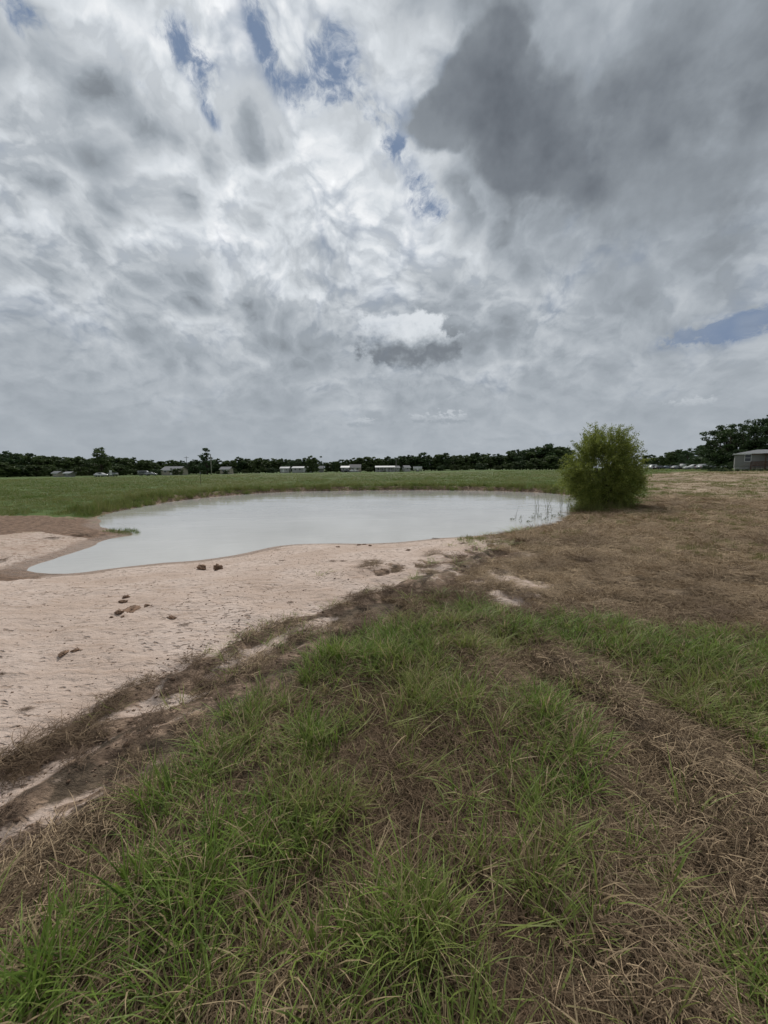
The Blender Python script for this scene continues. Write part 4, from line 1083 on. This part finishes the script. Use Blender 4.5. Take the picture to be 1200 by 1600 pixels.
car('pickup_truck', 'pickup', P_w, 1018, 730, 150, .1, 'white pickup truck parked beside the willow bush')
car('parked_car', 'car', P_d, 1031, 731, 148, .3, 'charcoal car parked next to the white pickup')
car('parked_car', 'car', P_b, 1046, 730, 152, -.2, 'blue grey car parked between the charcoal car and the silver car')
car('parked_car', 'car', P_s, 1059, 730, 145, .15, 'silver car parked beside the white box trailer')
car('parked_van', 'van', P_d, 1077, 730, 150, .2, 'dark van parked right of the white box trailer')
car('parked_car', 'car', P_w, 1084, 732, 108, 2.9, 'white car parked under the dark bushes right of the dark van')
car('parked_car', 'car', P_s, 1103, 735, 92, .2, 'silver car half hidden in the weeds below the shade trees')
car('parked_car', 'car', P_w, 159, 744, 142, .1, 'white car parked below the vase-shaped tree')
car('parked_van', 'van', P_s, 226, 742, 168, .1, 'silver van parked left of the tan gabled house')
car('parked_car', 'car', P_s, 236, 743, 166, .2, 'silver car parked between the van and the tan house')
car('parked_car', 'car', P_w, 553, 738, 205, .1, 'white car parked in front of the dark roofed house')
car('pickup_truck', 'pickup', P_d, 541, 738, 206, .1, 'dark pickup parked in front of the small pale house')
def trailer(u, D, L, H, mat, label, turn=0.0):
    p = at_depth(u, 738, D); r = empty('box_trailer', (p[0], D, gz(p[0], D)), turn)
    b = MB().box(-L / 2, -1.1, .55, L / 2, 1.1, .55 + H).build('body', mat, r); bevel(b, .05)
    MB().box(-L / 2 - .02, -1.13, .55 + H - .12, L / 2 + .02, 1.13, .55 + H + .03).build('roof_cap', M_shing, r)
    MB().box(-.5, -1.125, .7, .4, -1.095, 2.3).build('door', M_trim, r)
    for s_ in (-1, 1):
        for wx in (-.45, .45):
            t = MB().tube([(wx, s_ * .85, .33), (wx, s_ * 1.08, .33)], .33, 14).build('wheel', M_tyre, r)
            MB().tube([(wx, s_ * 1.0, .33), (wx, s_ * 1.09, .33)], .17, 10).build('rim', M_rim, t)
    MB().tube([(-L / 2, 0, .6), (-L / 2 - 1.2, 0, .55)], .06, 6).build('tow_bar', M_droof, r)
    return tag(r, label, 'trailer')
trailer(652.5, 213, 4.6, 2.3, P_w, 'white box trailer parked right of the white shed')
trailer(1069, 143, 2.0, 1.6, P_w, 'short white box trailer among the parked cars')
trailer(176.5, 140, 2.2, .9, P_s, 'low pale grey box trailer at the field edge by the white car')
trailer(1012, 165, 6.0, 1.6, P_w, 'long white box trailer behind the willow bush')

# ------------------------------------------------------------------ poles and posts
M_pole = plain('weathered_pole', (0.30, 0.28, 0.25), 0.85, 0.2, 4)
M_dpole = plain('dark_pole', (0.07, 0.062, 0.055), 0.85, 0.2, 4)
M_steel = plain('rusty_steel', (0.05, 0.04, 0.034), 0.7, 0.4, 12)
def pole(name, u, top, D, rad, mat, label, arm=False):
    p = at_depth(u, top, D); z0 = gz(p[0], D); H = p[2] - z0
    r = empty(name, (p[0], D, z0))
    MB().tube([(0, 0, -.3), (0, 0, H * .5), (0, 0, H)], [rad, rad * .85, rad * .65], 10).build('shaft', mat, r, True)
    if arm:
        MB().box(-1.1, -.06, H - .75, 1.1, .06, H - .6).build('crossarm', mat, r)
        for q in (-1, -.4, .4, 1): MB().tube([(q, 0, H - .6), (q, 0, H - .42)], [.05, .035], 6).build('insulator', M_shing, r)
    else: MB().tube([(0, -.14, H - .3), (0, -.14, H - 1.1)], .16, 8).build('transformer', M_shing, r)
    return tag(r, label, 'utility pole')
pole('utility_pole', 329, 710, 172, .17, M_pole, 'tall pale utility pole in front of the ragged dark tree')
pole('utility_pole', 291, 713, 200, .15, M_dpole, 'dark utility pole with crossarm beyond the tan gabled house', True)
pole('utility_pole', 619, 718, 214, .14, M_pole, 'thin pale utility pole at the end of the porch house')
def tpost():
    p = on_plane(314, 758.5, -.03); z0 = float(height(p[:1], p[1:2])[0]); r = empty('fence_post', (p[0], p[1], z0))
    MB().box(-.02, -.004, -.3, .02, .004, 1.42).box(-.004, .004, -.3, .004, .035, 1.42).build('steel_stake', M_steel, r)
    MB().box(-.07, -.02, 1.2, .06, -.006, 1.42).build('marker_plate', M_shing, r)
    for z in (.35, .7, 1.05): MB().box(-.027, -.012, z, .027, -.005, z + .03).build('stud', M_steel, r)
    return tag(r, 'dark steel fence stake standing alone in the green field', 'post')
tpost()

# ------------------------------------------------------------------ clods on the sand, plants in the water
M_clod = plain('clay_clod', (0.17, 0.105, 0.068), 0.95, 0.45, 14.0, bumpd=0.02)
def clod(u, v, r, flat, label, seed, group=None, size2=1.0):
    r = r * (.95 if seed < 3 else .78)
    rng = np.random.default_rng(seed); p = on_plane(u, v, -.06); 
    for _ in range(4): p = on_plane(u, v, float(height(p[:1], p[1:2])[0]))
    bm = bmesh.new(); bmesh.ops.create_icosphere(bm, subdivisions=4, radius=1)
    C = np.array([w.co[:] for w in bm.verts]); o = rng.uniform(0, 50)
    dsp = .95 + 1.0 * fbm(C[:, 0] * 1.3 + o, C[:, 1] * 1.3 + C[:, 2] * 1.7 + o, 1, 3) + 1.1 * fbm(C[:, 0] * 4 + o + C[:, 2] * 3, C[:, 1] * 4 - C[:, 2], 1, 2)
    for w, q in zip(bm.verts, dsp): w.co = Vector((w.co.x * size2, w.co.y, w.co.z * flat)) * float(q) * r
    me = bpy.data.meshes.new('dirt_clod'); bm.to_mesh(me); bm.free()
    me.polygons.foreach_set('use_smooth', np.ones(len(me.polygons), bool))
    o_ = link('dirt_clod', me, None, M_clod); o_.location = (p[0], p[1], float(height(p[:1], p[1:2])[0]) + r * flat * .45); o_.rotation_euler = (0, 0, rng.uniform(0, 6))
    return tag(o_, label, 'dirt clod', group)
clod(315, 889, .075, .72, 'lumpy brown dirt clod of the round pair near the water, the one nearer the inlet', 1)
clod(341, 890, .072, .85, 'smoother round brown dirt clod, right one of the pair near the water', 2)
clod(197, 934, .045, .6, 'small brown clod above the crumbled heap on the sand', 3)
clod(193, 941, .045, .5, 'flat brown clod between the small clod and the crumbled heap', 4, size2=1.5)
clod(206, 954, .085, .34, 'wide crumbled heap of brown clay on the sand', 5, size2=1.8)
clod(186, 957, .05, .4, 'low clay lump at the left end of the crumbled heap', 6, size2=1.3)
clod(229, 947, .034, .5, 'small clod right of the crumbled heap', 7, size2=1.4)
clod(269, 966, .038, .5, 'lone flat brown clod on the open sand between heap and ridge', 8, size2=1.8)
clod(100, 1021, .032, .4, 'long thin dark clay scrap lying alone on the left sand', 9, size2=2.4)
clod(118, 1017, .026, .5, 'small dark clay scrap beside the long thin one', 10, size2=1.6)
clod(174, 965, .02, .6, 'pebble sized clod below the crumbled heap', 11)
clod(192, 964, .02, .6, 'second pebble sized clod below the crumbled heap', 12)
for i, (u, v) in enumerate([(561, 852), (569, 851), (578, 853), (638, 860), (528, 855)]):
    clod(u, v, .045, .5, 'dark wet clod at the water edge of the sand', 20 + i, 'dark clods at the water edge', 1.5)

M_reed = leaf_mat('reed_stem', (0.05, 0.06, 0.02), (0.11, 0.10, 0.045), None, 0.2, 0.6, False)
rr = np.random.default_rng(5)
def reed(u, v, H, seed, label, group):
    g = np.random.default_rng(seed); p = on_plane(u, v, ZW); r = empty('reed', (p[0], p[1], ZW))
    lx, ly = g.normal(0, .16), g.normal(0, .16)
    pts = [(0, 0, -.15), (lx * .3, ly * .3, H * .5), (lx, ly, H)]
    o = MB().tube(pts, [.006, .005, .002], 5).build('stem', M_reed, r)
    V, F, A = ribbons(2, g, (H * .35, H * .6), (.006, .01), .01, .3, (.3, 1.1), 4); V[:, 2] += H * .2
    l = link('leaf', mesh_np('leaf', V, F, True, {'v': A}), r, M_reed)
    return tag(r, label, 'reed', group)
for i in range(20):
    u = 800 + 100 * rr.random() ** .7; v = np.interp(u, [800, 900], [806, 797]) + rr.uniform(-4, 9)
    v = min(v, np.interp(u, [800, 850, 880, 900], [829, 820, 811, 798]))
    reed(u, v, rr.uniform(.5, 1.15), 50 + i, 'thin upright reed standing in the water beside the willow bush', 'reeds beside the willow bush')
for i, u in enumerate([461, 490, 634, 668, 722, 746, 783]):
    reed(u, 770.5, rr.uniform(.5, .9), 90 + i, 'single thin reed standing in the water under the far bank', 'reeds under the far bank')
M_weed = leaf_mat('water_weed', (0.05, 0.065, 0.022), (0.12, 0.14, 0.045), None, 0.3, 0.6, False)
def water_weed(u, v, H, seed, label, group):
    g = np.random.default_rng(seed); p = on_plane(u, v, ZW); r = empty('water_weed', (p[0], p[1], ZW))
    MB().tube([(0, 0, -.15), (g.normal(0, .02), 0, H)], [.006, .004], 5).build('stem', M_weed, r)
    n = 26; C = np.c_[g.normal(0, .05, n), g.normal(0, .05, n), g.random(n) * H]
    V, F = leaf_quads(C, g, .05, .4)
    link('leaves', mesh_np('leaves', V, F, False, {'v': np.repeat(g.random(n), 4)}), r, M_weed)
    return tag(r, label, 'water weed', group)
for i, (u, v, H) in enumerate([(814, 817, .28), (832, 811, .12), (835, 812, .26), (846, 815, .34), (842, 809, .08), (856, 817, .42), (862, 808, .1), (868, 807, .09), (874, 806, .12), (852, 812, .07), (800, 812, .05), (825, 816, .06), (878, 808, .1)]):
    water_weed(u, v, H, 130 + i, 'small leafy weed poking out of the pond near the willow bush', 'weeds in the pond near the willow bush')
